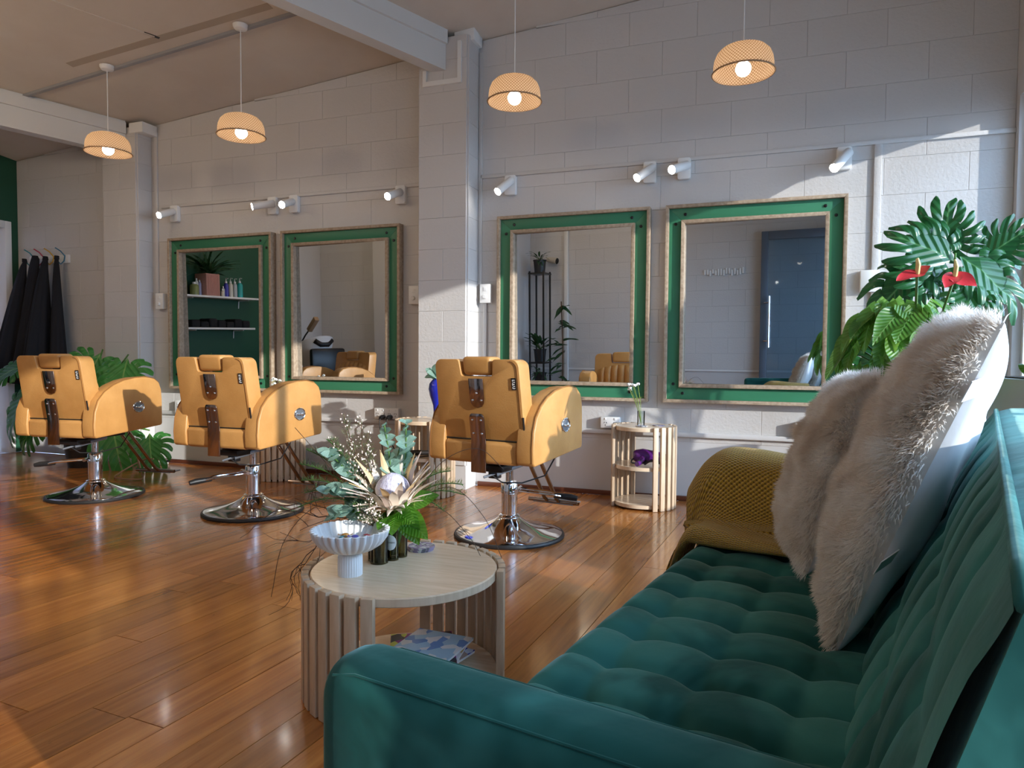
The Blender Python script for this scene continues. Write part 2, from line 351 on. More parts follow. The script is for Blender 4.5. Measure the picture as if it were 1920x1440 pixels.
# opposite wall (seen in the mirrors): steps back beside the plant stand
wn = MB().box(-4.07, XR+.1, YN-.15, YN, 0, 3.8).box(XL-.1, -4.07, YN-.15, -3.8, 0, 3.8).build('wall_near', 'wall_paint', smooth=0, kind='structure', label='white painted block wall facing the mirrors')
blocks(wn, -4.07, XR, .557, lambda x: 2.357, flip=True, y=YN)
blocks(wn, XL, -4.07, .557, lambda x: 2.157, flip=True, y=-3.8)
MB().box(-4.05, XR, YN, YN+.02, .53, .556).box(XL, -4.05, -3.8, -3.78, .53, .556).build('dado_ledge', 'white_trim', wn, smooth=0)
MB().box(-3.56, -3.50, YN+.016, YN+.05, 0, 3.2).build('pipe_casing', 'white_trim', wn, bevel=.008)
MB().box(-5.75, -5.45, -3.8, -3.65, 0, 3.2).build('pier', 'wall_paint', wn, smooth=0)
MB().box(XL-.12, XL, -3.85, -3.0, 0, 3.2).build('return_wall', 'block_paint', wn, smooth=0)
# right wall: low wall, window band, entrance, bulkhead
wr = MB().box(XR, XR+.15, -3.80, DEP, 0, .44).box(XR, XR+.15, YN-.1, DEP, 2.205, 3.8).box(XR, XR+.15, -.05, DEP, .44, 2.205).box(XR, XR+.15, -3.80, -3.7, 0, 2.205).box(XR, XR+.15, YN-.1, -4.8, 0, 2.205).build('wall_right', 'wall_paint', smooth=0, kind='structure', label='white street wall with windows and the entrance')
def portal(a, b, z0, z1):
    po = bpy.data.lights.new('window_portal', 'AREA'); po.shape = 'RECTANGLE'; po.size = a-b; po.size_y = z1-z0; po.cycles.is_portal = True
    pob = bpy.data.objects.new('window_portal', po); COL.objects.link(pob); pob.location = (XR+.16, (a+b)/2, (z0+z1)/2); pob.rotation_euler = (R(90), 0, R(90))
for i, (a, b) in enumerate([(-.05, -2.75), (-2.75, -3.7)]):
    f = MB().box(XR+.04, XR+.10, b, b+.03, .44, 2.205).box(XR+.04, XR+.10, a-.03, a, .44, 2.205).box(XR+.04, XR+.10, b+.03, a-.03, .44, .48).box(XR+.04, XR+.10, b+.03, a-.03, 2.165, 2.205).build('window_%d' % (i+1), 'white_trim', smooth=0, kind='structure', label='white framed street window')
    MB().box(XR+.065, XR+.071, b+.03, a-.03, .48, 2.165).build('pane', 'window_glass', f, smooth=0)
    portal(a, b, .44, 2.205)
portal(-3.80, -4.8, 0, 2.205)
MB().box(XR-.03, XR+.02, -3.7, -.05, .41, .44).build('trim_8', 'white_trim', bevel=.004, kind='structure', label='white window sill board')
# the street outside: pavement, and an unseen building added to block sun at the entrance
mat('asphalt', (.18, .18, .18), .8, c2=(.14, .14, .14), scale=6); mat('street_render', (.42, .40, .38), .8)
MB().box(XR+.15, 30, -30, 14, -.2, -.05).build('street_pavement', 'asphalt', smooth=0, kind='structure', label='grey street outside the windows')
MB().box(10.6, 10.9, -28, -8.55, -.05, 7.5).build('wall_sun_block', 'street_render', smooth=0, kind='structure', label='added grey building across the street blocking sun from the entrance end')
# ---------------------------------------------------------------- mirrors
def mitre(parent, name, w, h, t, y0, y1, m, bevel=.0015):
    """four mitred rails of a rectangular frame centred on x=0,z=0 (outer w,h, rail width t) between depths y0 and y1"""
    W, H, w2, h2 = w/2, h/2, w/2-t, h/2-t; g = .0006
    for q in ([(-W, H), (W, H), (w2, h2+g), (-w2, h2+g)], [(-W, -H), (-w2, -h2-g), (w2, -h2-g), (W, -H)], [(-W, -H), (-W, H), (-w2-g, h2), (-w2-g, -h2)], [(W, -H), (w2+g, -h2), (w2+g, h2), (W, H)]):
        MB().prism(q, 'y', y0, y1).build(name, m, parent, bevel=bevel)
def mirror(x, lab):
    t = thing('wall_mirror', lab, 'mirror', (x, 0, 1.183), 0, 'green and oak mirrors along the block wall')
    mitre(t, 'outer_frame', .982, 1.172, .020, -.060, -.001, 'frame_oak'); mitre(t, 'board', .942, 1.132, .074, -.036, -.004, 'frame_green', .0006)
    mitre(t, 'inner_frame', .800, .990, .022, -.058, -.004, 'frame_oak')
    gl = MB().box(-.384, .384, -.002, .002, -.479, .479).build('mirror_pane', 'mirror_glass', t, smooth=0); gl.location = (0, -.030, 0); gl.rotation_euler = (R(1.0), 0, R(-2.4))
    bm_ = MB().lathe([(.001, .006), (.006, .006), (.0095, .003), (.0095, 0)], 10).xf(Matrix.Rotation(PI/2, 4, 'X')).mesh('bolt'); bm_.materials.append(MT['black_plastic'])
    for sx in (-1, 1):
        for sz in (-1, 1):
            link('bolt', bm_, t, (sx*.434, -.036, sz*.475)); link('bolt', bm_, t, (sx*.379, -.036, sz*.53))
    return t
mirror(-4.50, 'green and oak framed wall mirror reflecting bottles on white shelves')
mirror(-3.435, 'green and oak framed wall mirror reflecting the wash basin and a tan chair')
mirror(-1.742, 'green and oak framed wall mirror reflecting the black plant stand')
mirror(-.668, 'green and oak framed wall mirror reflecting the open glass door')
# ---------------------------------------------------------------- surface conduits and wall boxes
def conduit(n, x0, x1, z0, z1, y=0.0, d=.014, lab=''):
    MB().box(x0, x1, y-d, y, z0, z1).build('trim_%d' % n, 'block_paint', bevel=.003, kind='structure', label=lab)
conduit(9, -2.37, .6, 2.033, 2.057, lab='white cable trunking feeding the spotlights by the window'); conduit(10, -5.10, -2.74, 2.018, 2.042, lab='white cable trunking feeding the spotlights above the far mirrors')
conduit(11, -.05, -.012, .42, 2.033, lab='white vertical cable trunking beside the window mirror'); conduit(12, -2.383, -2.358, 1.34, 2.85, lab='white vertical cable trunking on the pier side'); conduit(13, -5.165, -5.135, 1.35, 2.62, lab='white vertical cable trunking beside the coat hook pier')
conduit(14, -2.345, -2.32, .42, 1.215, lab='white vertical cable trunking below the dimmer switch')
batten('trim_15', -5.66, -.722, -3.255, -.725, .022, .018, 'conduit_grey', None); bpy.data.objects['trim_15']['kind'] = 'structure'; bpy.data.objects['trim_15']['label'] = 'grey cable trunking along the ceiling between two pendants'
def dimmer(x, z, lab):
    t = thing('dimmer_switch', lab, 'switch', (x, 0, z), 0, 'white dimmer switches')
    MB().box(-.038, .038, -.042, 0, -.062, .062).build('switch_box', 'white_plastic', t, bevel=.004); MB().lathe([(.014, 0), (.014, .012), (.011, .015), (.001, .015)], 16).xf(Matrix.Translation((0, -.042, -.022)) @ Matrix.Rotation(PI/2, 4, 'X')).build('knob', 'white_trim', t); MB().box(-.012, .012, -.045, -.041, .015, .04).build('rocker', 'white_trim', t, bevel=.001)
dimmer(-2.320, 1.278, 'white dimmer switch box on the wall right of the pier'); dimmer(-2.845, 1.28, 'white dimmer switch box tucked left of the pier'); dimmer(-5.10, 1.285, 'white dimmer switch box beside the coat hook pier')
def outlet(x, z, w, h, n, lab):
    t = thing('power_outlet', lab, 'outlet', (x, 0, z), 0, 'white power outlets along the dado'); MB().box(-w/2, w/2, -.042, 0, -h/2, h/2).build('outlet_box', 'white_plastic', t, bevel=.003)
    for i in range(n):
        cx = (i-(n-1)/2)*w/n
        for (a, b, r) in ((-.007, .008, .5), (.007, .008, -.5), (0, -.008, 0)): MB().box(-.0015, .0015, -.043, -.041, -.005, .005).xf(Matrix.Translation((cx+a, 0, b-.008)) @ Matrix.Rotation(r, 4, 'Y')).build('socket_slot', 'black_plastic', t, smooth=0)
        MB().box(cx-.005, cx+.005, -.045, -.041, .016, .03).build('rocker', 'white_trim', t, bevel=.001)
outlet(-1.48, .46, .12, .07, 2, 'white double outlet beside the side table with the vase'); outlet(-3.056, .462, .19, .075, 4, 'white wide outlet with black plugs beside the pier'); outlet(-.386, .459, .065, .085, 1, 'white single outlet near the mustard throw'); outlet(-4.92, .453, .065, .10, 1, 'white outlet behind the middle salon chair')
wbx = MB().box(-.105, -.012, -.03, -.004, 1.232, 1.352).build('junction_box', 'white_plastic', bevel=.004); wbx['label'] = 'white square junction box behind the anthurium leaves'; wbx['category'] = 'junction box'
# plugs and cords at the pier outlet
for i, (px_, lab) in enumerate(((-3.075, 'black plug with its cord in the wide outlet, nearer the middle chair'), (-3.02, 'black plug with its cord in the wide outlet, nearer the pier'))):
    t = thing('power_plug', lab, 'plug', (px_, -.042, .44)); MB().tube([(0, 0, 0), (0, -.03, -.002), (0, -.05, -.006)], [.016, .018, .010], 10).build('plug_body', 'black_plastic', t)
    pts = [(0, -.045, -.008), (0, -.06, -.03), (.01, -.06, -.12), (.04+.05*i, -.08, -.24), (.10+.08*i, -.10, -.33), (.20+.06*i, -.11, -.385)]
    MB().tube(pts, .004, 6).build('cord', 'black_rubber', t)
# ---------------------------------------------------------------- spotlights
mat('lamp_lens', (1, .93, .8), .3, emit=(1, .93, .82), es=40)
def spot(bx, bz, lx, ly, lz, lab):
    t = thing('wall_spotlight', lab, 'spotlight', (bx, 0, bz), 0, 'white adjustable wall spotlights')
    MB().prism(rpoly(.075, .125, .012), 'y', -.034, 0).build('mount_plate', 'white_plastic', t, bevel=.002)
    L = Vector((lx-bx, ly, lz-bz)); piv = Vector((0, -.075, .0)); d = (L-piv).normalized()
    MB().tube([(0, -.03, 0), (0, -.075, 0)], .008, 8).build('knuckle', 'white_plastic', t)
    h0, h1 = piv-d*.045, L
    MB().tube([h0, h0+d*.004, h1-d*.002, h1], [.022, .026, .026, .025], 20, caps=False).tube([h0, h0+d*.0001], [.022, .001], 20, caps=False).build('lamp_head', 'white_plastic', t, smooth=50)
    MB().tube([h1-d*.006, h1-d*.005], [.0245, .0245], 20).build('lens', 'lamp_lens', t)
    la = bpy.data.lights.new('spot_beam', 'SPOT'); la.energy = 5; la.spot_size = R(55); la.spot_blend = .6; la.color = (1, .86, .68); la.shadow_soft_size = .02
    lo = bpy.data.objects.new('spot_beam', la); COL.objects.link(lo); lo.parent = t; lo.location = h1+d*.01; lo.rotation_euler = d.to_track_quat('-Z', 'Y').to_euler()
SP = [(-2.155, 1.972, -2.195, -.15, 1.905, 'white wall spotlight right of the pier'), (-1.262, 1.98, -1.318, -.15, 1.92, 'white wall spotlight above the gap between the two window-side mirrors, first of the pair'), (-1.06, 1.985, -1.115, -.17, 1.945, 'white wall spotlight above the corner of the mirror with the door reflection'), (-.20, 1.968, -.262, -.16, 1.885, 'white wall spotlight casting a long shadow near the window'),
      (-4.95, 1.965, -4.955, -.17, 1.925, 'white wall spotlight beside the coat hook pier'), (-4.02, 1.965, -4.09, -.16, 1.935, 'white wall spotlight turned sideways above the gap between the far mirrors'), (-3.83, 1.965, -3.815, -.18, 1.925, 'white wall spotlight facing the room above the gap between the far mirrors'), (-2.955, 1.968, -2.97, -.175, 1.925, 'white wall spotlight left of the pier')]
for a in SP: spot(*a)
# ---------------------------------------------------------------- pendants
def shade_mat():
    m, t, p = base('woven_shade'); L = t.links; out = t.nodes['Material Output']
    tc = nd(t, 'ShaderNodeTexCoord'); sx = nd(t, 'ShaderNodeSeparateXYZ'); L.new(tc.outputs['Object'], sx.inputs[0])
    at = nd(t, 'ShaderNodeMath', operation='ARCTAN2'); L.new(sx.outputs[0], at.inputs[0]); L.new(sx.outputs[1], at.inputs[1])
    m1 = nd(t, 'ShaderNodeMath', operation='MULTIPLY'); m1.inputs[1].default_value = 55; L.new(at.outputs[0], m1.inputs[0])
    m2 = nd(t, 'ShaderNodeMath', operation='MULTIPLY'); m2.inputs[1].default_value = 420; L.new(sx.outputs[2], m2.inputs[0])
    s1 = nd(t, 'ShaderNodeMath', operation='SINE'); L.new(m1.outputs[0], s1.inputs[0]); s2 = nd(t, 'ShaderNodeMath', operation='SINE'); L.new(m2.outputs[0], s2.inputs[0])
    pr = nd(t, 'ShaderNodeMath', operation='MULTIPLY'); L.new(s1.outputs[0], pr.inputs[0]); L.new(s2.outputs[0], pr.inputs[1])
    rp = nd(t, 'ShaderNodeValToRGB'); e = rp.color_ramp.elements; e[0].position = .3; e[1].position = .75; e[0].color = (.38, .23, .12, 1); e[1].color = (.70, .52, .36, 1)
    mr = nd(t, 'ShaderNodeMapRange'); mr.inputs['From Min'].default_value = -1; L.new(pr.outputs[0], mr.inputs['Value']); L.new(mr.outputs[0], rp.inputs[0])
    df = nd(t, 'ShaderNodeBsdfDiffuse'); tl = nd(t, 'ShaderNodeBsdfTranslucent'); L.new(rp.outputs[0], df.inputs[0]); L.new(rp.outputs[0], tl.inputs[0])
    mx = nd(t, 'ShaderNodeMixShader'); mx.inputs[0].default_value = .42; L.new(df.outputs[0], mx.inputs[1]); L.new(tl.outputs[0], mx.inputs[2])
    bp = nd(t, 'ShaderNodeBump', Strength=.6, Distance=.003); L.new(pr.outputs[0], bp.inputs['Height']); L.new(bp.outputs[0], df.inputs['Normal'])
    L.new(mx.outputs[0], out.inputs[0])
shade_mat()
mat('bulb_glow', (1, .9, .75), .3, emit=(1, .86, .68), es=15)
def pendant(x, lab):
    y = -.752; t = thing('pendant_lamp', lab, 'pendant lamp', (x, y, 2.215), 0, 'woven pendant lamps'); zc = ceil_z(x, y)-2.215
    MB().lathe([(.046, 0), (.045, -.012), (.036, -.026), (.012, -.032), (.006, -.034)], 24, (0, 0, zc)).build('ceiling_rose', 'white_plastic', t)
    MB().tube([(0, 0, .13), (0, 0, zc-.03)], .0032, 6).build('cord', 'white_plastic', t)
    pf = [(.143, 0), (.141, .006), (.138, .018), (.138, .038), (.134, .066), (.123, .092), (.103, .112), (.075, .124), (.04, .130), (.012, .131)]
    MB().lathe(pf, 40, caps=False).build('shade', 'woven_shade', t, smooth=80)
    MB().tube([((.143)*math.cos(2*PI*k/40), .143*math.sin(2*PI*k/40), .002) for k in range(40)], .004, 6, closed=True).build('rim', 'woven_shade', t)
    MB().lathe([(.016, .132), (.016, .06), (.012, .055)], 16).build('lamp_holder', 'white_plastic', t)
    MB().sphere((0, 0, .022), .036, 16).build('bulb', 'bulb_glow', t, smooth=180)
pendant(-4.772, 'woven cane pendant lamp beside the roof beam over the coat hook end'); pendant(-3.665, 'woven cane pendant lamp in front of the wash basin mirror bay'); pendant(-1.871, 'woven cane pendant lamp just right of the pier'); pendant(-.718, 'woven cane pendant lamp over the mirror with the door reflection')
# unseen globes added as warm fill over the wash area and the aisle
mat('fill_globe_glow', (1, .93, .82), .4, emit=(1, .78, .54), es=20)
for (x, y, lab) in ((-5.55, -2.35, 'added frosted white fill globe hanging over the wash basin end'), (-4.25, -3.0, 'added frosted white fill globe hanging over the aisle by the wall step'), (-2.85, -3.55, 'added frosted white fill globe hanging over the aisle behind the coffee table')):
    t = thing('fill_globe', lab, 'pendant lamp', (x, y, 2.40), 0, 'added frosted fill globes'); zc = ceil_z(x, y)-2.40
    MB().sphere((0, 0, 0), .10, 24).build('globe', 'fill_globe_glow', t, smooth=180); MB().lathe([(.03, .09), (.03, .13), (.004, .135)], 16).build('lamp_holder', 'white_plastic', t); MB().tube([(0, 0, .13), (0, 0, zc)], .0032, 6).build('cord', 'white_plastic', t)
    MB().lathe([(.046, 0), (.045, -.012), (.036, -.026), (.006, -.034)], 24, (0, 0, zc)).build('ceiling_rose', 'white_plastic', t)
# ---------------------------------------------------------------- coat hooks and capes
t = thing('coat_rack', 'white coat rack board with four coloured bent hooks', 'coat rack', (-6.342, 0, 1.665))
MB().box(-.232, .232, -.02, 0, -.035, .035).build('rack_board', 'white_trim', t, bevel=.003)
HX = [-6.515, -6.399, -6.278, -6.147]
for k, (hx, c) in enumerate(zip(HX, ((.03, .22, .25), (.45, .05, .09), (.60, .33, .04), (.05, .18, .28)))):
    mat('hook_%d' % k, c, .4); x = hx+6.342
    MB().tube([(x, -.02, .03), (x, -.03, -.02), (x, -.06, -.05), (x, -.085, -.03)], .005, 8).tube([(x, -.02, .02), (x-.012, -.05, .06), (x-.03, -.085, .085)], .005, 8).build('hook', 'hook_%d' % k, t)
def cape(name, hx, hz, bw0, bot, yb, lab, folds, seed, lean=0, top=.03, dep=.12):
    rr_ = random.Random(seed); ph = rr_.random()*6
    o = thing(name, lab, 'cape', (hx, -.02, 0), 0, 'black salon capes on the coat rack')
    def fn(a, b):
        ang = 2*PI*a; e = b**.75; w = top+(bw0-top)*e; d = .015+dep*e
        f = 1+.16*e*math.sin(folds*ang+ph)+.07*e*math.sin((folds*2+1)*ang+2*ph)
        return (lean*b+w*math.cos(ang)*f, -.075-yb*e+d*.5*math.sin(ang)*f, hz+(bot-hz)*b-.02*math.sin(3*ang+ph)*b)
    MB().grid(fn, 64, 26, True).build('cape_cloth', 'black_cloth', o, smooth=180)
    MB().grid(lambda a, b: (lean*b*.05+(top*.9)*math.cos(2*PI*a)*(1-.5*b), -.075+.02*math.sin(2*PI*a), hz+.03*b-.005), 16, 4, True).build('neck_loop', 'black_cloth', o, smooth=180)
    return o
cape('salon_cape', HX[0]-.01, 1.645, .095, .62, .10, 'black salon cape on the teal hook nearest the green wall', 5, 1, -.085, .022, .26)
cape('salon_cape', HX[1], 1.665, .085, .66, .06, 'black salon cape with a wide collar on the red hook', 6, 2, -.035, .05, .20)
cape('salon_cape', HX[2], 1.655, .085, .64, .09, 'black salon cape on the yellow hook', 5, 3, .005, .03, .24)
cape('salon_apron', HX[3], 1.655, .078, .66, .04, 'narrow black apron on the blue hook', 4, 4, .055, .022, .12)
# ---------------------------------------------------------------- salon chairs
def chair_meshes():
    M = {}
    def keep(k, mb, m, bevel=0, smooth=40, seg=2):
        me = mb.mesh(k, bevel, smooth, seg); me.materials.append(MT[m]); M[k] = me
    keep('base_rim', MB().lathe([(.250, 0), (.266, 0), (.268, .008), (.264, .016), (.252, .018)], 64, caps=False), 'black_rubber')
    keep('base_plate', MB().lathe([(.255, .010), (.255, .018), (.235, .024), (.19, .032), (.14, .045), (.10, .060), (.07, .076), (.054, .088), (.05, .092), (.001, .092)], 64), 'chrome', smooth=60)
    keep('column', MB().lathe([(.05, .088), (.052, .096), (.046, .102), (.038, .104), (.038, .205), (.041, .207), (.041, .255), (.036, .262), (.02, .262)], 32), 'chrome')
    keep('piston', MB().lathe([(.019, .255), (.019, .375)], 20), 'chrome')
    keep('seat_plate', MB().box(-.10, .10, -.13, .13, .362, .384).box(-.07, .07, -.20, -.06, .335, .365).box(-.02, .03, -.17, -.13, .30, .345), 'black_plastic', .004)
    keep('gas_strut', MB().tube([(.02, -.17, .325), (.10, -.02, .365)], .014, 12).tube([(-.02, -.21, .31), (.03, -.155, .33)], .006, 8), 'grey_metal')
    keep('cable', MB().tube([(.0, -.18, .32), (.05, -.16, .285), (.12, -.10, .28), (.20, -.02, .31), (.23, .02, .39)], .0035, 6), 'black_rubber')
    # lower seat body and cushion
    keep('seat_body', MB().prism([(-.275, .395), (-.262, .383), (.225, .405), (.235, .42), (.235, .475), (-.26, .490), (-.278, .475)], 'x', -.186, .186), 'leather', .012, 40, 3)
    keep('seat_cushion', MB().box(-.184, .184, -.20, .245, .472, .535), 'leather', .022, 60, 4)
    prof = [(-.270, .388), (-.282, .40), (-.286, .46), (-.278, .535), (-.252, .598), (-.205, .645), (-.14, .682), (-.06, .708), (.03, .722), (.11, .724), (.18, .712), (.222, .685), (.240, .64), (.246, .56), (.246, .43), (.238, .418)]
    keep('armrest', MB().prism(prof, 'x', -.043, .043), 'leather', .014, 50, 3)
    keep('arm_seam', MB().tube([(0, y, z) for y, z in prof[1:15]], .0022, 6), 'leather_seam')
    # oval lever recess
    ring = [(.043*math.cos(a)*(1.0), .031*math.sin(a)) for a in [2*PI*k/28 for k in range(28)]]
    keep('lever_rim', MB().tube([(0, y, z) for y, z in ring], .0045, 8, closed=True), 'chrome')
    keep('lever_cup', MB().prism(ring, 'x', -.004, .0015), 'grey_metal', 0, 0)
    keep('lever', MB().box(.0, .010, -.03, .012, -.006, .006).tube([(.001, .014, 0), (.012, .014, 0)], .011, 12), 'chrome', .002)
    # back with the notch for the headrest
    r = .035; q = []
    def arc(cx, cz, a0, a1, rr, n=5):
        for k in range(n+1): a = R(a0+(a1-a0)*k/n); q.append((cx+rr*math.cos(a), cz+rr*math.sin(a)))
    arc(.185, .525, -90, 0, r); arc(.180, .815, 0, 90, r); arc(.100, .835, 90, 180, .015, 3); arc(.068, .786, 0, -90, .012, 3)
    arc(-.068, .786, -90, -180, .012, 3); arc(-.100, .835, 0, 90, .015, 3); arc(-.180, .815, 90, 180, r); arc(-.185, .525, 180, 270, r)
    sh = Matrix(((1, 0, 0, 0), (0, 1, -.17, .49*.17), (0, 0, 1, 0), (0, 0, 0, 1)))
    keep('backrest', MB().prism(q, 'y', -.262, -.165).xf(sh), 'leather', .012, 50, 3)
    keep('back_piping', MB().tube([(x, -.262, z) for x, z in q[-6:]+q[:6]+[(.2195, .60)]], .004, 6).xf(sh), 'black_rubber')
    keep('back_seam', MB().tube([(x*.955, -.263, .665+(z-.665)*.955) for x, z in q[2:12]], .0018, 6).xf(sh), 'leather_seam')
    def chan(a, b):
        x = -.19+.38*a; z = .50+.22*b; n = 7; e = min(1, min(a, 1-a)*12, b*8, (1-b)*10)
        return (x, -.163+(.020*abs(math.sin(PI*n*a))**.6)*e, z+.04*b*(1-(2*a-1)**2))
    keep('back_channels', MB().grid(chan, 71, 12).xf(sh), 'leather', 0, 70)
    keep('headrest', MB().box(-.073, .073, -.258, -.150, .780, .862).xf(sh), 'leather', .018, 60, 4)
    pl = [(-.037, .765), (-.037, .675), (-.033, .655), (-.022, .64), (0, .634), (.022, .64), (.033, .655), (.037, .675), (.037, .765)]
    keep('headrest_plate', MB().prism(pl, 'y', -.274, -.268).xf(sh), 'dark_chrome', .0015)
    st = [(-.038, .345), (.038, .345), (.038, .592), (.034, .604), (.026, .610), (-.026, .610), (-.034, .604), (-.038, .592)]
    SP_ = lambda z: -.284-.17*max(0, z-.49)
    sv = [(x, SP_(z)+o_, z) for o_ in (-.007, 0) for x, z in [(-.038, .345), (.038, .345), (.038, .49), (.038, .592), (.034, .604), (.026, .610), (-.026, .610), (-.034, .604), (-.038, .592), (-.038, .49)]]
    keep('back_strap', MB().add(sv, [(0, 1, 2, 9), (9, 2, 3, 8), (8, 3, 4, 5, 6, 7), (19, 12, 11, 10), (18, 13, 12, 19), (17, 16, 15, 14, 13, 18)]+[(i, 10+i, 10+(i+1) % 10, (i+1) % 10) for i in range(10)]), 'dark_chrome', .0015)
    keep('screw', MB().lathe([(.001, .004), (.005, .003), (.006, 0)], 10, caps=False).xf(Matrix.Rotation(PI/2, 4, 'X')), 'chrome')
    keep('brand_tag', MB().box(-.011, .011, -.0015, .0015, -.026, .026), 'black_plastic', 0, 0)
    tg = MB()
    for k, (w, o) in enumerate(((.013, 0), (.008, .003), (.012, -.001), (.008, .002), (.013, 0))): tg.box(-w/2+o, w/2+o, -.0022, -.0015, .017-.009*k-.002, .017-.009*k+.002)
    for k in range(4): tg.box(-.006, -.003, -.0022, -.0015, .0145-.009*k-.004, .0145-.009*k+.001)
    keep('tag_print', tg, 'white_plastic', 0, 0)
    keep('footrest', MB().tube([(-.035, .20, .40), (-.035, .46, .10), (-.035, .50, .075)], .0105, 10).tube([(.035, .20, .40), (.035, .46, .10), (.035, .50, .075)], .0105, 10).tube([(-.15, .50, .075), (.15, .50, .075)], .011, 10), 'dark_chrome')
    keep('foot_tread', MB().box(-.12, .12, .49, .60, .062, .070), 'grey_metal', .003)
    keep('pump_lever', MB().tube([(-.03, .05, .225), (-.03, .20, .215), (0.0, .27, .20)], .006, 8).tube([(.03, .05, .225), (.03, .20, .215), (0, .27, .20)], .006, 8).tube([(-.05, .045, .225), (.05, .045, .225)], .010, 10), 'chrome')
    keep('pump_pedal', MB().tube([(0, .22, .205), (0, .30, .20), (0, .33, .195)], [.012, .016, .012], 10), 'black_rubber')
    return M
CM = chair_meshes()
def chair(x, y, az, lev, lab, tilt=1):
    t = thing('salon_chair', lab, 'salon chair', (x, y, 0), -R(az), 'tan leather salon chairs')
    P = {}
    for k in ('base_rim', 'base_plate', 'column', 'piston', 'seat_plate', 'gas_strut', 'cable', 'seat_body', 'seat_cushion', 'backrest', 'headrest', 'headrest_plate', 'back_strap', 'footrest'): P[k] = link(k, CM[k], t)
    for k, p in (('back_piping', 'backrest'), ('back_seam', 'backrest'), ('back_channels', 'backrest'), ('foot_tread', 'footrest')): link(k, CM[k], P[p])
    for s in (-1, 1):
        a = link('armrest', CM['armrest'], t, (s*.230, 0, 0)); b = link('arm_seam', CM['arm_seam'], a, (s*.0345, 0, .003))
        c = link('lever_rim', CM['lever_rim'], a, (s*.043, .045, .545)); link('lever_cup', CM['lever_cup'], a, (s*.042, .045, .545)); d = link('lever', CM['lever'], a, (s*.043, .045, .545))
        if s < 0: d.rotation_euler = (0, 0, PI)
    ys = lambda z: -.17*(z-.49)
    for (sx, z, p, yo) in ((-.022, .668, 'headrest_plate', -.274), (.022, .668, 'headrest_plate', -.274), (0, .70, 'headrest_plate', -.274), (-.022, .58, 'back_strap', -.2915), (.022, .58, 'back_strap', -.2915), (-.022, .52, 'back_strap', -.2915), (.022, .52, 'back_strap', -.2915)):
        link('screw', CM['screw'], P[p], (sx, yo+ys(z), z))
    g = link('brand_tag', CM['brand_tag'], P['backrest'], (.186, -.264+ys(.745), .745)); g['label'] = 'small black woven tag'
    g.rotation_euler = (R(9.6), 0, 0); pr = CM['tag_print']
    lv = link('pump_lever', CM['pump_lever'], t); lv.rotation_euler = (0, 0, R(lev)); link('pump_pedal', CM['pump_pedal'], lv)
    return t
# the print sits on the tag: one mesh object per tag kept inside the tag mesh through a second material
_bm = bmesh.new(); _bm.from_mesh(CM['brand_tag']); nf = len(_bm.faces); _bm.from_mesh(CM['tag_print'])
for i, f_ in enumerate(_bm.faces):
    if i >= nf: f_.material_index = 1
_bm.to_mesh(CM['brand_tag']); _bm.free(); CM['brand_tag'].materials.append(MT['white_plastic'])
chair(-1.744, -1.140, 9, -75, 'tan leather salon chair right of the flower arrangement, near the table with white flowers')
chair(-3.226, -1.184, 0, 150, 'tan leather salon chair between the monstera chair and the flower arrangement')
chair(-4.409, -1.179, -7, 115, 'tan leather salon chair in front of the monstera plant and capes')
# ---------------------------------------------------------------- slatted round tables
def slat_table(name, lab, x, y, Rr, h, arcs, shelves, nsl, grp, sw=.028, st=.016):
    t = thing(name, lab, 'table', (x, y, 0), 0, grp)
    ri = Rr-st-.003
    MB().lathe([(.001, h-.024), (ri-.002, h-.024), (ri, h-.022), (ri, h-.004), (ri-.003, h-.001), (.001, h-.001)], 72).build('table_top', 'oak_top', t, smooth=30)
    for z in shelves: MB().lathe([(.001, z), (ri, z), (ri, z+.02), (.001, z+.02)], 64).build('shelf', 'oak_top', t, smooth=30)
    me = MB().box(-st/2, st/2, -sw/2, sw/2, .001, h+.002).mesh('slat', .0015, 30); me.materials.append(MT['oak'])
    for (a0, a1) in arcs:
        for k in range(nsl):
            a = R(a0+(a1-a0)*k/(nsl-1)); o = link('slat', me, t, ((Rr-st/2)*math.cos(a), (Rr-st/2)*math.sin(a), 0)); o.rotation_euler = (0, 0, a)
    return t
mat('oak', (.60, .45, .31), .45, c2=(.50, .36, .235), scale=3, stretch=(22, 22, 3), bump=.03, bscale=30, rnd=.12)
slat_table('coffee_table', 'low round oak slatted coffee table beside the sofa arm', -1.485, -2.66, .262, .31, ((186, 279), (12, 105)), (.015,), 11, 'round slatted oak tables', .030, .018)
slat_table('side_table', 'round oak slatted side table holding the white flower vase', -1.243, -.222, .188, .47, ((-60, 40), (120, 203)), (.012, .225), 8, 'round slatted oak tables')
slat_table('side_table', 'round oak slatted side table against the pier holding the blue vase', -2.575, -.392, .188, .47, ((-52, 62), (118, 232)), (.012, .225), 10, 'round slatted oak tables')
slat_table('side_table', 'round oak slatted side table behind the middle salon chair', -3.80, -.24, .188, .47, ((-100, 14), (80, 194)), (.012, .225), 10, 'round slatted oak tables')
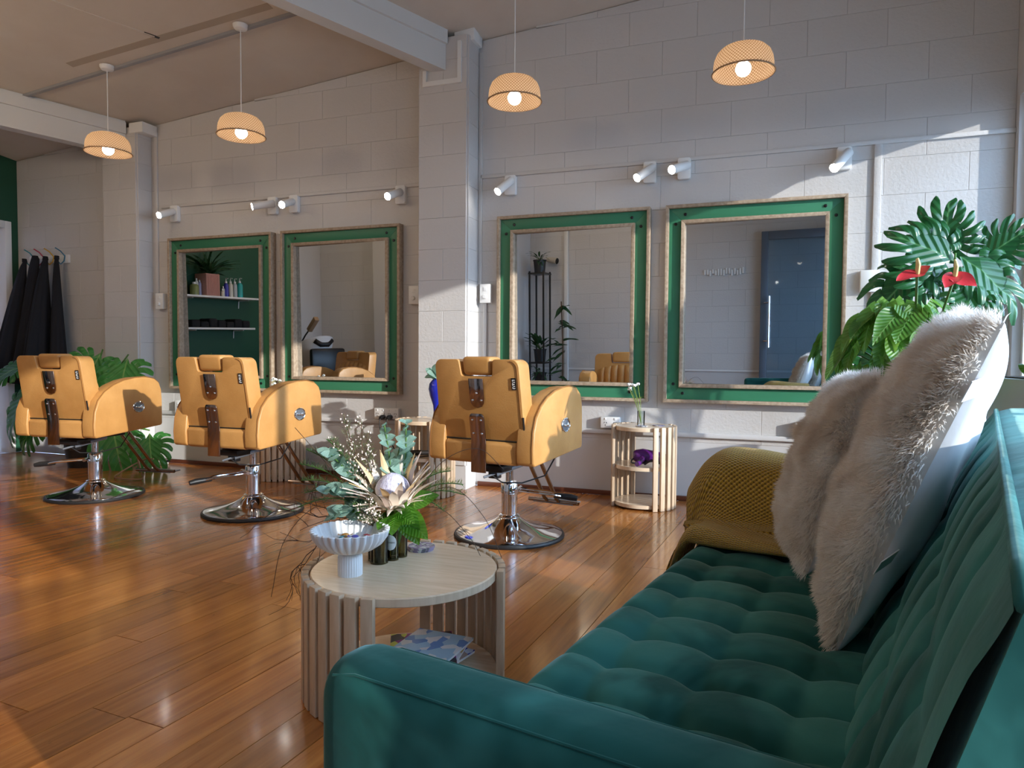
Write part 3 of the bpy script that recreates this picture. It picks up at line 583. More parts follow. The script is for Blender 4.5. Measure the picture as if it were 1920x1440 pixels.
# ---------------------------------------------------------------- sofa
SO = Vector((-1.0111, -3.7609, 0)); SAZ = R(11.5)
sofa = thing('sofa', 'dark green velvet tufted sofa with slim arms beside the coffee table', 'sofa', SO, -SAZ)
def sw(t, s, z): return SO+Vector((math.cos(SAZ)*t+math.sin(SAZ)*s, -math.sin(SAZ)*t+math.cos(SAZ)*s, z))
S0, S1, R0, RP = .209, 1.60, .262, .128
TC = (.044, .187, .330)
def near(v, arr): return min(abs(v-a) for a in arr)
ROWS = [R0+RP*i for i in range(11)]
def tuft(ds, dt, us, ut, A=1.0):
    return A*(-.013*math.exp(-(ds/.013)**2)-.0025*math.exp(-(dt/.013)**2)-.018*math.exp(-(ds*ds+dt*dt)/.026**2)+.010*(abs(math.sin(PI*us))**.6)*(.55+.45*abs(math.sin(PI*ut))))
def seat_fn(a, b):
    s = S0-.01+(S1-S0+.02)*b; us = (s-R0)/RP; ds = near(s, ROWS)
    if a < .16:    # front face
        k = a/.16; t = -.061-.012*math.sin(PI*k)-.010*abs(math.sin(PI*us))**.5*math.sin(PI*k); return (t+.006*math.exp(-(ds/.012)**2), s, .19+.135*k)
    k = (a-.16)/.84; t = -.061+(.44+.061)*k
    e = min(1, k/.09); edge = .035*(1-math.sqrt(max(0, 1-(1-e)**2)))
    ut = (t-TC[0])/(TC[1]-TC[0]); fade = min(1, max(0, (t+.061)/.04))*min(1, (.44-t)/.03+.2)
    return (t, s, .360-edge+tuft(ds, near(t, TC), us, ut)*fade)
MB().grid(seat_fn, 120, 300).build('seat_cushion', 'velvet', sofa, smooth=180)
bt = MB().sphere((0, 0, 0), .0085, 10, (1, 1, .5)).mesh('button', smooth=180); bt.materials.append(MT['velvet'])
for s in ROWS[:-1]:
    for t in TC: link('button', bt, sofa, (t, s, .335))
def t_top(s): return .52+.061*s
VC = (.13, .27)
def back_fn(a, b):
    s = .032+(S1+.085-.032)*b; us = (s-R0)/RP; ds = near(s, ROWS); v = a*.42      # v: distance up the back
    tt = t_top(s); dirt, dirz = (tt-.40), .385; ln = math.hypot(dirt, dirz); nt, nz = -dirz/ln, dirt/ln
    fr = v/.42; t = .395+dirt*fr; z = .345+dirz*fr
    h = tuft(ds, near(v, VC), us, (v-VC[0])/(VC[1]-VC[0]))*min(1, (1-fr)/.10)*min(1, fr/.06+.3)*.85
    return (t+nt*h, s, z+nz*h)
MB().grid(back_fn, 64, 300).build('back_cushion', 'velvet', sofa, smooth=180)
bs0, bs1 = .028, S1+.09
def back_body():
    V = []; n = 24
    for i in range(n):
        s = bs0+(bs1-bs0)*i/(n-1); tt = t_top(s)
        V += [(tt-.001, s, .731), (tt+.03, s, .742), (tt+.075, s, .744), (tt+.105, s, .735), (tt+.115, s, .70), (tt+.02, s, .14), (.42, s, .14), (.405, s, .34)]
    F = [(i*8+k, i*8+(k+1) % 8, (i+1)*8+(k+1) % 8, (i+1)*8+k) for i in range(n-1) for k in range(8)]+[tuple(range(8))[::-1], tuple(range((n-1)*8, n*8))]
    return MB().add(V, F)
back_body().build('back_frame', 'velvet', sofa, smooth=50)
MB().tube([(t_top(s), s, .735) for s in [bs0+(bs1-bs0)*i/20 for i in range(21)]], .0055, 8).build('piping', 'velvet', sofa, smooth=180)
for s in ROWS[:-1]:
    for v in VC:
        fr = v/.42; link('button', bt, sofa, (.395+(t_top(s)-.40)*fr+.012, s, .345+.385*fr-.006))
def arm(s0, s1, name):
    n = 40
    def ring(t, k):   # rounded cross section in s,z shrinking towards the front
        return [(t, (s0+s1)/2+q[0]*k, q[1]) for q in sect]
    w = s1-s0; sect = []
    for q in rpoly(w, .40, .036, 7): sect.append((q[0], .334+q[1]*1.0))
    ts = [(-.082, .55), (-.078, .75), (-.068, .90), (-.05, .985), (-.02, 1.0), (.0, 1)]+[(.05*i, 1) for i in range(1, 13)]
    V = []; m = len(sect)
    for t, k in ts:
        cz = .334; V += [(t, (s0+s1)/2+q[0]*k, cz+(q[1]-cz)*(1-(1-k)*.28)) for q in sect]
    F = [(i*m+j, i*m+(j+1) % m, (i+1)*m+(j+1) % m, (i+1)*m+j) for i in range(len(ts)-1) for j in range(m)]+[tuple(range(m)), tuple(range((len(ts)-1)*m, len(ts)*m))[::-1]]
    o = MB().add(V, F).build(name, 'velvet', sofa, smooth=60)
    for ss in (s0+.0105, s1-.0105): MB().tube([(t, ss, .5245-.008*(t < -.05)) for t in (-.062, -.03, 0, .1, .2, .3, .4, .5, .6)], .0016, 6).build('seam', 'velvet', o)
    return o
arm(.112, S0, 'armrest'); arm(S1, S1+.095, 'armrest')
MB().box(-.05, .50, .115, S1+.09, .125, .24).build('base_rail', 'velvet', sofa, bevel=.01)
mat('dark_wood', (.06, .03, .015), .4)
for t in (-.02, .45):
    for s in (.19, S1+.02): MB().lathe([(.014, 0), (.022, .13)], 12, (t, s, 0)).build('leg', 'dark_wood', sofa)
# ---------------------------------------------------------------- fur cushions
def furmat():
    m, t, p = base('fur'); L = t.links; p.inputs['Roughness'].default_value = .7; p.inputs['Sheen Weight'].default_value = .4; p.inputs['Specular IOR Level'].default_value = .2
    tc = nd(t, 'ShaderNodeTexCoord'); nz = nd(t, 'ShaderNodeTexNoise', Scale=11, Detail=4, Roughness=.6); L.new(tc.outputs['Object'], nz.inputs['Vector'])
    rp = nd(t, 'ShaderNodeValToRGB'); e = rp.color_ramp.elements; e[0].position = .33; e[1].position = .66; e[0].color = (.80, .71, .62, 1); e[1].color = (.97, .95, .92, 1)
    L.new(nz.outputs[0], rp.inputs[0]); L.new(rp.outputs[0], p.inputs['Base Color'])
    tl = nd(t, 'ShaderNodeBsdfTranslucent'); L.new(rp.outputs[0], tl.inputs[0]); ms = nd(t, 'ShaderNodeMixShader'); ms.inputs[0].default_value = .4; L.new(p.outputs[0], ms.inputs[1]); L.new(tl.outputs[0], ms.inputs[2]); L.new(ms.outputs[0], t.nodes['Material Output'].inputs[0])
furmat(); mat('satin', (.78, .80, .84), .38, sheen=.3, bump=.25, bscale=7)
mat('tag_white', (.8, .8, .8), .6)
def cushion(lab, M, half, th, nstr, flen, seed, tags=()):
    """local: x,y in the cushion plane (-1..1 * half), +z fur face"""
    rg = np.random.default_rng(seed)
    t = thing('fur_cushion', lab, 'cushion', (0, 0, 0), 0, 'fluffy cushions on the sofa')
    loc, rot, _ = M.decompose(); t.rotation_mode = 'QUATERNION'; t.location = loc; t.rotation_quaternion = rot
    def surf(u, v, side):
        # pillow: pinched edges, rounded body
        au, av = np.abs(u), np.abs(v)
        prof = np.maximum(0, (1-au**2.6))*np.maximum(0, (1-av**2.6)); z = th*prof**.42
        pin = 1-.055*(1-v**2)*au**2; pin2 = 1-.055*(1-u**2)*av**2
        w = .010*np.sin(7*u+seed)*np.sin(6*v+2*seed)*prof**.5+(.013*np.abs(np.sin(PI*3.2*(v+.10*np.sin(3*u))))*prof**.5 if side > 0 else 0)
        return np.stack([u*half[0]*pin, v*half[1]*pin2, side*z*(1 if side > 0 else .85)+w], -1)
    n = 48; g = np.linspace(-1, 1, n); g = np.sign(g)*(1-(1-np.abs(g))**1.6)
    for side, m, nm in ((1, 'fur', 'fur_face'), (-1, 'satin', 'satin_back')):
        U, V = np.meshgrid(g, g); Pq = surf(U, V, side).reshape(-1, 3)
        F = [(j*n+i, j*n+i+1, (j+1)*n+i+1, (j+1)*n+i) for j in range(n-1) for i in range(n-1)]
        if side < 0: F = [f[::-1] for f in F]
        MB().add(Pq.tolist(), F).build(nm, m, t, smooth=180)
    # fur strands
    u = rg.uniform(-1, 1, nstr); v = rg.uniform(-1, 1, nstr); e = 1e-3
    P0 = surf(u, v, 1); du = surf(np.clip(u+e, -1, 1), v, 1)-surf(np.clip(u-e, -1, 1), v, 1); dv_ = surf(u, np.clip(v+e, -1, 1), 1)-surf(u, np.clip(v-e, -1, 1), 1)
    N = np.cross(du, dv_); N /= np.linalg.norm(N, axis=1)[:, None]+1e-9
    edge = np.maximum(np.abs(u), np.abs(v))
    out = np.stack([u*half[0], v*half[1], 0*u], -1); out /= np.linalg.norm(out, axis=1)[:, None]+1e-6
    N = N+out*((edge > .86)*.8)[:, None]
    N[:, 2] = np.maximum(N[:, 2], -.2)
    # clumps: the pile leans in swirls
    ph = 6*u+3*np.sin(4*v+seed); lean = np.stack([np.sin(5*v+1.3*np.sin(4*u+seed)), -.9+.7*np.cos(5*u+seed)*np.sin(3*v), 0*u], -1)
    D = N+.35*lean+rg.normal(0, .28, (nstr, 3)); D /= np.linalg.norm(D, axis=1)[:, None]
    ridge = .75+.35*np.abs(np.sin(PI*3.5*(v+.12*np.sin(4*u))))     # quilted ridges across the pile
    ln = flen*rg.uniform(.65, 1.25, nstr)*ridge
    side = np.cross(D, rg.normal(0, 1, (nstr, 3))); side /= np.linalg.norm(side, axis=1)[:, None]+1e-9
    wdt = flen*.045
    mid = P0+D*(ln*.55)[:, None]; D2 = D+np.array([0, -.45, -.1])[None]*.5+rg.normal(0, .15, (nstr, 3)); D2 /= np.linalg.norm(D2, axis=1)[:, None]; tip = mid+D2*(ln*.5)[:, None]
    V = np.stack([P0-side*wdt, P0+side*wdt, mid+side*wdt*.8, mid-side*wdt*.8, tip], 1).reshape(-1, 3)
    i5 = np.arange(nstr)*5
    me = bpy.data.meshes.new('fur_pile'); nf = nstr*2
    loops = np.concatenate([np.stack([i5, i5+1, i5+2, i5+3], 1), np.stack([i5+3, i5+2, i5+4], 1)], 1).ravel()
    starts = np.stack([np.arange(nstr)*7, np.arange(nstr)*7+4], 1).ravel()
    me.vertices.add(len(V)); me.vertices.foreach_set('co', V.ravel()); me.loops.add(len(loops)); me.loops.foreach_set('vertex_index', loops); me.polygons.add(nf); me.polygons.foreach_set('loop_start', starts)
    me.update(calc_edges=True); me.validate(); me.shade_smooth(); me.materials.append(MT['fur'])
    link('fur_pile', me, t, kind='stuff')
    for (x, y, rz) in tags:
        o = MB().box(-.018, .018, -.045, 0, -.0008, .0008).build('care_tag', 'tag_white', t, smooth=0); o.location = (x, y, -.012); o.rotation_euler = (R(-25), 0, rz)
    return t
def cush_matrix(c, up_dir, face):
    """c: (t,s,z) centre in sofa coordinates, up_dir and face as directions there"""
    rot = Matrix.Rotation(-SAZ, 3, 'Z'); Y = (rot @ Vector(up_dir)).normalized(); Z = (rot @ Vector(face)).normalized(); X = Y.cross(Z).normalized(); Z = X.cross(Y)
    w = sw(*c); return Matrix(((X.x, Y.x, Z.x, w.x), (X.y, Y.y, Z.y, w.y), (X.z, Y.z, Z.z, w.z), (0, 0, 0, 1)))
cushion('large cream fur cushion with satin back leaning in front of the smaller fur cushion', cush_matrix((.452, 1.13, .660), (.36, -.07, .93), (-.93, -.07, .36)), (.265, .300), .074, 56000, .024, 3, ((.262, -.10, R(60)), (.255, .20, R(75))))
cushion('smaller greyish fur cushion propped against the mustard throw', cush_matrix((.285, 1.40, .605), (.30, .10, .95), (-.93, -.22, .30)), (.20, .225), .065, 34000, .022, 8)
# ---------------------------------------------------------------- mustard throw
def knit():
    m, t, p = base('knit'); L = t.links; p.inputs['Roughness'].default_value = .85; p.inputs['Sheen Weight'].default_value = .3
    uv = nd(t, 'ShaderNodeUVMap'); mp = nd(t, 'ShaderNodeMapping'); mp.inputs['Scale'].default_value = (1, 1, 1); L.new(uv.outputs[0], mp.inputs[0])
    sx = nd(t, 'ShaderNodeSeparateXYZ'); L.new(mp.outputs[0], sx.inputs[0])
    def wv(o, k, add=None):
        m1 = nd(t, 'ShaderNodeMath', operation='MULTIPLY'); m1.inputs[1].default_value = k; L.new(o, m1.inputs[0]); s = nd(t, 'ShaderNodeMath', operation='SINE')
        L.new(m1.outputs[0], s.inputs[0]); return s.outputs[0]
    a, b = wv(sx.outputs[0], 2*PI/.0155), wv(sx.outputs[1], 2*PI/.0135)
    pr = nd(t, 'ShaderNodeMath', operation='MULTIPLY'); L.new(a, pr.inputs[0]); L.new(b, pr.inputs[1])
    mr = nd(t, 'ShaderNodeMapRange'); mr.inputs['From Min'].default_value = -1; L.new(pr.outputs[0], mr.inputs['Value'])
    rp = nd(t, 'ShaderNodeValToRGB'); e = rp.color_ramp.elements; e[0].position = .2; e[1].position = .6; e[0].color = (.26, .14, .010, 1); e[1].color = (.62, .38, .030, 1)
    L.new(mr.outputs[0], rp.inputs[0]); L.new(rp.outputs[0], p.inputs['Base Color'])
    bp = nd(t, 'ShaderNodeBump', Strength=.9, Distance=.004); L.new(pr.outputs[0], bp.inputs['Height']); L.new(bp.outputs[0], p.inputs['Normal'])
knit()
def smooth_path(pts, n):
    """Catmull-Rom through 2D points, n samples"""
    P = [Vector((*q, 0)) if len(q) == 2 else Vector(q) for q in pts]; P = [P[0]*2-P[1]]+P+[P[-1]*2-P[-2]]; out = []; m = len(P)-3
    for i in range(n):
        x = i/(n-1)*m; k = min(int(x), m-1); u = x-k; a, b, c, d = P[k:k+4]
        out.append(.5*((2*b)+(c-a)*u+(2*a-5*b+4*c-d)*u*u+(3*b-a-3*c+d)*u**3))
    return out
def cloth(name, fn, nu, nv, lu, lv, m, parent, th):
    o = MB().grid(fn, nu, nv).build(name, m, parent, smooth=180); me = o.data; uvl = me.uv_layers.new(name='UVMap')
    vi = np.empty(len(me.loops), dtype=np.int32); me.loops.foreach_get('vertex_index', vi)
    uv = np.stack([(vi % nu)/(nu-1)*lu, (vi//nu)/(nv-1)*lv], 1).astype(np.float32); uvl.data.foreach_set('uv', uv.ravel())
    sm = o.modifiers.new('thick', 'SOLIDIFY'); sm.thickness = th; sm.offset = 1
    return o
thr = thing('throw_blanket', 'mustard yellow knitted throw draped over the far sofa arm', 'blanket', SO, -SAZ)
pA = smooth_path([(1.735, .26), (1.735, .40), (1.728, .52), (1.70, .570), (1.65, .585), (1.60, .578), (1.565, .545), (1.545, .47), (1.53, .41), (1.50, .392)], 60)
def throwA(a, b):
    q = pA[min(59, int(b*59.999))]; t = -.132+.42*a; s, z = q.x, q.y
    k = max(0, (.0-t))/.13      # droops over the front of the arm
    z2 = z-.10*k*k*(z > .40)-.04*max(0, k-.7); s2 = s-(s-1.65)*.15*k-.02*math.sin(8*t)*k
    return (t+.012*math.sin(9*z+4), s2+.010*math.sin(14*t+3*b), max(z2, .20)+.008*math.sin(11*t+5*b)+.012*math.sin(PI*a))
cloth('draped_layer', throwA, 60, 60, .42, .78, 'knit', thr, .012)
pB = smooth_path([(1.575, .52), (1.555, .45), (1.52, .405), (1.46, .40), (1.40, .405), (1.345, .412), (1.318, .402), (1.312, .388), (1.325, .378), (1.36, .376), (1.45, .376)], 60)
def throwB(a, b):
    q = pB[min(59, int(b*59.999))]; t = -.105+.36*a
    sk = .13*(1-a)+.015*math.sin(5*t)   # the loose end runs at an angle
    k = max(0, (-.045-t))/.06
    return (t, q.x+sk*min(1, b*2.2)*(.6), q.y-.10*k*k+.006*math.sin(13*t+6*b))
cloth('folded_layer', throwB, 56, 60, .40, .46, 'knit', thr, .014)
# ---------------------------------------------------------------- leaves
def leafmat(name, c, c2, vein, rough=.32, back=.35):
    m, t, p = base(name); L = t.links; out = t.nodes['Material Output']
    p.inputs['Roughness'].default_value = rough
    tc = nd(t, 'ShaderNodeTexCoord'); nz = nd(t, 'ShaderNodeTexNoise', Scale=5, Detail=3); L.new(tc.outputs['Object'], nz.inputs['Vector'])
    oi = nd(t, 'ShaderNodeObjectInfo'); ad = nd(t, 'ShaderNodeMath', operation='MULTIPLY_ADD'); ad.inputs[1].default_value = .5; L.new(oi.outputs['Random'], ad.inputs[0]); L.new(nz.outputs[0], ad.inputs[2])
    rp = nd(t, 'ShaderNodeValToRGB'); e = rp.color_ramp.elements; e[0].position = .45; e[1].position = 1.0; e[0].color = c4(c); e[1].color = c4(c2); L.new(ad.outputs[0], rp.inputs[0])
    # midrib and side veins from leaf coordinates
    sx = nd(t, 'ShaderNodeSeparateXYZ'); L.new(tc.outputs['Object'], sx.inputs[0]); ab = nd(t, 'ShaderNodeMath', operation='ABSOLUTE'); L.new(sx.outputs[0], ab.inputs[0])
    lt = nd(t, 'ShaderNodeMath', operation='LESS_THAN'); lt.inputs[1].default_value = .012; L.new(ab.outputs[0], lt.inputs[0])
    w = nd(t, 'ShaderNodeMath', operation='MULTIPLY_ADD'); w.inputs[1].default_value = -1.1; L.new(ab.outputs[0], w.inputs[0]); L.new(sx.outputs[1], w.inputs[2])
    sn = nd(t, 'ShaderNodeMath', operation='MULTIPLY'); sn.inputs[1].default_value = 52; L.new(w.outputs[0], sn.inputs[0]); s2 = nd(t, 'ShaderNodeMath', operation='SINE'); L.new(sn.outputs[0], s2.inputs[0])
    gt = nd(t, 'ShaderNodeMapRange'); gt.inputs['From Min'].default_value = .90; gt.inputs['To Max'].default_value = .35; L.new(s2.outputs[0], gt.inputs['Value'])
    mxm = nd(t, 'ShaderNodeMath', operation='MAXIMUM'); L.new(lt.outputs[0], mxm.inputs[0]); L.new(gt.outputs[0], mxm.inputs[1])
    mx = nd(t, 'ShaderNodeMix', data_type='RGBA'); mx.inputs[7].default_value = c4(vein); L.new(mxm.outputs[0], mx.inputs[0]); L.new(rp.outputs[0], mx.inputs[6]); L.new(mx.outputs[2], p.inputs['Base Color'])
    bp = nd(t, 'ShaderNodeBump', Strength=.3, Distance=.01); L.new(s2.outputs[0], bp.inputs['Height']); L.new(bp.outputs[0], p.inputs['Normal'])
    tl = nd(t, 'ShaderNodeBsdfTranslucent'); hs = nd(t, 'ShaderNodeHueSaturation'); hs.inputs['Value'].default_value = 1.8; hs.inputs['Hue'].default_value = .48; L.new(mx.outputs[2], hs.inputs['Color']); L.new(hs.outputs[0], tl.inputs[0])
    ms = nd(t, 'ShaderNodeMixShader'); ms.inputs[0].default_value = back; L.new(p.outputs[0], ms.inputs[1]); L.new(tl.outputs[0], ms.inputs[2]); L.new(ms.outputs[0], out.inputs[0])
leafmat('leaf_monstera', (.022, .13, .028), (.05, .25, .05), (.16, .34, .09)); leafmat('leaf_anthurium', (.05, .17, .022), (.15, .32, .05), (.22, .38, .12), .35)
leafmat('leaf_philo', (.010, .070, .022), (.025, .13, .035), (.06, .18, .06), .28, .2); leafmat('leaf_dark', (.012, .05, .018), (.02, .09, .03), (.04, .11, .04), .4, .15)
leafmat('leaf_bright', (.055, .20, .018), (.13, .34, .03), (.16, .36, .06), .3); leafmat('leaf_euc', (.16, .30, .24), (.30, .45, .37), (.3, .45, .38), .6, .25)
mat('stem_green', (.07, .16, .03), .5); mat('stem_brown', (.10, .055, .03), .7); mat('twig', (.045, .022, .014), .7); mat('soil', (.02, .013, .009), .9, bump=.5, bscale=60)
def heart(L=1, W=.72, droop=.18, cup=.12, point=.9, nu=17, nv=20):
    def fn(a, b):
        x = 2*a-1; y = b
        w = W/2*(math.sin(PI*min(1, (y*.93+.07))**.72)**.85)*(1-.25*y*point)
        back = -.16*abs(x)**1.3*(1-y)**3*(abs(x) > 0)
        return (x*w, y+back, -droop*y*y+cup*(x*x)*w*1.6+.02*math.sin(9*y)*x)
    return MB().grid(fn, nu, nv)
def polar_leaf(nl, ri, gap, tip, back=160, droop=.22, L=1.0, seed=1, wav=.03, rag=.1, fold=.10):
    """split leaf: central blade plus nl finger lobes; base at origin, +y to the tip"""
    rr_ = random.Random(seed); c = .36
    def ro(th):
        a = abs(th); return .64-.15*math.sin(min(a, 90)*PI/180)**2+.02*math.cos(3*a*PI/180)-(.10*max(0, a-110)/50)
    def pt(th, r, z=0):
        x = r*math.sin(R(th)); y = c+r*math.cos(R(th)); d = math.hypot(x, y-c)
        return (x, y, -droop*max(0, y)**2-.18*d*d+fold*abs(x)+z)
    mb = MB(); N = 60; ths = [-back+2*back*k/N for k in range(N+1)]
    V = [pt(0, 0)]+[pt(th, ri*ro(th)) for th in ths]; mb.add(V, [(0, k+1, k+2) for k in range(N)])
    V = [pt(0, 0), pt(-back, ri*ro(back)), pt(180, .30), pt(back, ri*ro(back))]; mb.add(V, [(0, 3, 2), (0, 2, 1)])
    st = 2*back/nl
    for i in range(nl):
        t0 = -back+st*i; tm = t0+st/2; R1 = ro(tm)*(1-rag*rr_.random()); sweep = (1 if tm > 0 else -1)*-8*(abs(tm) < 150)
        m = 6; Vv = []
        for j in range(m+1):
            f = j/m; r = ri*ro(tm)*.97+(R1-ri*ro(tm)*.97)*f; half = st/2*(1-gap*min(1, f*2.2))*(1-(tip*max(0, f-.45)/.55)**2 if f < 1 else 1-tip)
            half = max(half, .6); cen = tm+sweep*f*f; z = wav*math.sin(PI*f)*(1 if i % 2 else .4)-.05*f*f
            Vv += [pt(cen-half, r, z-.012*f), pt(cen, r*(1+.03*f), z+.008), pt(cen+half, r, z-.012*f)]
        F = []
        for j in range(m): F += [(3*j, 3*j+1, 3*j+4, 3*j+3), (3*j+1, 3*j+2, 3*j+5, 3*j+4)]
        mb.add(Vv, F)
    return mb
LM = {}
def lm(key, mb, m): me = mb.mesh(key, smooth=180); me.materials.append(MT[m]); LM[key] = me
lm('heart_a', heart(1, .74, .22, .16), 'leaf_anthurium'); lm('heart_b', heart(1, .66, .35, .22), 'leaf_anthurium'); lm('heart_c', heart(1, .80, .10, .10), 'leaf_anthurium')
lm('monstera_a', polar_leaf(15, .52, .22, .35, seed=2), 'leaf_monstera'); lm('monstera_b', polar_leaf(14, .50, .26, .4, seed=5, droop=.3), 'leaf_monstera')
lm('philo_a', polar_leaf(13, .42, .30, .72, back=150, seed=4, droop=.25, wav=.05, rag=.22), 'leaf_philo'); lm('philo_b', polar_leaf(11, .44, .28, .7, back=140, seed=9, droop=.4, wav=.05, rag=.25), 'leaf_philo')
lm('oval', heart(1, .64, .12, .10, .15), 'leaf_bright'); lm('oval_dark', heart(1, .34, .30, .15, .8), 'leaf_dark'); lm('strap', heart(1, .20, .55, .10, .6), 'leaf_dark'); lm('euc', heart(1, .92, .06, .10, .2, 9, 9), 'leaf_euc')
def leaf(parent, key, b, tip, nrm=(0, -.3, 1), name='leaf', roll=0):
    b, tip, nrm = Vector(b), Vector(tip), Vector(nrm); Y = tip-b; ln = Y.length; Y.normalize(); Z = (nrm-Y*nrm.dot(Y)).normalized(); X = Y.cross(Z)
    o = link(name, LM[key], parent); M = Matrix(((X.x, Y.x, Z.x), (X.y, Y.y, Z.y), (X.z, Y.z, Z.z)))
    o.rotation_mode = 'QUATERNION'; o.rotation_quaternion = M.to_quaternion(); o.scale = (ln, ln, ln); o.location = b-parent.location
    return o
def stalk(parent, a, b, r=.005, sag=.05, m='stem_green', name='stem', n=7, mid=None):
    a, b = Vector(a)-parent.location, Vector(b)-parent.location; pts = []
    for i in range(n):
        f = i/(n-1); p = a.lerp(b, f); p.z += sag*math.sin(PI*f); pts.append(p)
    return MB().tube(pts, [r*(1.2-.5*i/(n-1)) for i in range(n)], 7).build(name, m, parent, smooth=180)
def pot(parent, c, r0, r1, h, m, rim=.006):
    c = Vector(c)-parent.location
    MB().lathe([(r0*.2, 0), (r0, 0), (r1, h), (r1+rim, h), (r1+rim, h+.015), (r1-.004, h+.015), (r1-.008, h-.02), (.001, h-.02)], 40, c).build('pot', m, parent, smooth=40)
    MB().lathe([(.001, h-.012), (r1-.01, h-.018)], 24, c, caps=False).build('soil', 'soil', parent)
mat('pot_black', (.02, .02, .022), .4); mat('pot_white', (.75, .76, .78), .4); mat('planter_grey', (.46, .50, .57), .45); mat('pot_pink', (.55, .28, .23), .6)
# monstera behind the far chair
t = thing('monstera_plant', 'large monstera plant in a dark pot behind the far salon chair', 'plant', (-5.50, -.40, 0))
pot(t, (-5.50, -.40, 0), .10, .13, .22, 'pot_black')
B = Vector((-5.50, -.40, .20))
for (key, b, tip, nr) in (('monstera_a', (-5.36, -.33, .90), (-5.46, -.50, .52), (.55, -.8, .35)), ('monstera_b', (-5.02, -.40, .86), (-4.93, -.62, .50), (.35, -.75, .62)), ('monstera_b', (-5.22, -.38, .40), (-4.98, -.55, .04), (.5, -.8, .4)),
                           ('monstera_a', (-6.05, -.42, .78), (-6.33, -.62, .66), (-.1, -.7, .7)), ('monstera_b', (-6.0, -.45, .56), (-6.25, -.60, .22), (-.2, -.9, .4)), ('monstera_a', (-5.92, -.40, .45), (-6.1, -.55, .10), (0, -.9, .4)), ('monstera_b', (-4.87, -.36, .30), (-4.72, -.50, .02), (.5, -.8, .4))):
    stalk(t, B, b, .008, .06); leaf(t, key, b, tip, nr)
# anthurium and philodendron by the window
t = thing('anthurium_plant', 'anthurium with red flowers and glossy heart leaves behind the sofa', 'plant', (-.10, -1.45, .0))
pot(t, (-.10, -1.45, .42), .09, .12, .20, 'pot_white')
B = Vector((-.10, -1.45, .62))
ra = random.Random(17); AC = Vector((-.135, -1.49, .89))
for k in range(52):
    th = ra.uniform(-PI, PI) if k > 36 else ra.uniform(-PI*.95, .0); ph = ra.uniform(-.75, 1.15)
    n_ = Vector((math.cos(th)*math.cos(ph), math.sin(th)*math.cos(ph)*.8, math.sin(ph))); p0 = AC+Vector((n_.x*.185, n_.y*.14, n_.z*.19)); ln = ra.uniform(.105, .155)
    d = (Vector((n_.x*.55, n_.y*.5-.15, -.75+.35*n_.z))+Vector((ra.gauss(0, .22), ra.gauss(0, .15), ra.gauss(0, .2)))).normalized(); nr = n_+Vector((ra.gauss(0, .2), -.35, .35+ra.gauss(0, .2)))
    stalk(t, B, p0, .0032, .07); leaf(t, ra.choice(('heart_a', 'heart_b', 'heart_c')), p0, p0+d*ln, nr)
mat('spathe_red', (.55, .035, .045), .28, bump=.2, bscale=20); mat('spadix', (.72, .58, .24), .5)
sp_me = heart(1, .86, .05, .12, .6).mesh('spathe', smooth=180); sp_me.materials.append(MT['spathe_red']); LM['spathe'] = sp_me
for (b, tip, nr) in (((-.125, -1.60, 1.150), (-.195, -1.64, 1.128), (.1, -.45, 1)), ((-.125, -1.58, 1.150), (-.088, -1.60, 1.176), (-.5, -.8, .4)), ((-.020, -1.62, 1.135), (.032, -1.66, 1.10), (.2, -.9, .4)), ((-.022, -1.62, 1.138), (-.058, -1.66, 1.098), (-.3, -.9, .4))):
    stalk(t, B, b, .004, .04); f_ = leaf(t, 'spathe', b, tip, nr, 'flower'); bl_ = Vector(b)-t.location
    MB().tube([bl_, bl_+Vector((.0, -.015, .03)), bl_+Vector((-.005, -.02, .05))], [.006, .006, .003], 8).build('spadix', 'spadix', t)
t = thing('philodendron_plant', 'dark green split leaf philodendron on a stake by the window corner', 'plant', (.22, -.50, 0))
pot(t, (.22, -.50, .30), .12, .15, .28, 'pot_white'); B = Vector((.22, -.50, .56))
MB().tube([(-.10, .0, .30), (-.105, -.02, .99)], .011, 8).build('stake', 'stem_brown', t)
for (key, b, tip, nr) in (('philo_a', (.27, -.50, 1.30), (-.06, -.62, 1.50), (.0, -.9, .40)), ('philo_a', (.19, -.46, 1.30), (.21, -.52, 1.66), (-.1, -.95, .25)), ('philo_b', (.23, -.52, 1.36), (.50, -.70, 1.14), (.2, -.85, .5)), ('philo_b', (.12, -.50, 1.32), (-.16, -.66, 1.12), (-.3, -.8, .5)),
                           ('philo_a', (.34, -.46, 1.32), (.54, -.56, 1.50), (.1, -.9, .4)), ('philo_b', (.10, -.52, 1.00), (-.24, -.68, .80), (-.3, -.75, .55)), ('philo_a', (.22, -.50, 1.20), (-.02, -.66, 1.34), (-.2, -.85, .5)), ('philo_b', (.05, -.55, .90), (-.32, -.66, .78), (-.2, -.7, .7)), ('philo_a', (.30, -.60, 1.22), (.20, -.74, .98), (0, -.95, .3))):
    stalk(t, B, b, .007, .08); leaf(t, key, b, tip, nr)
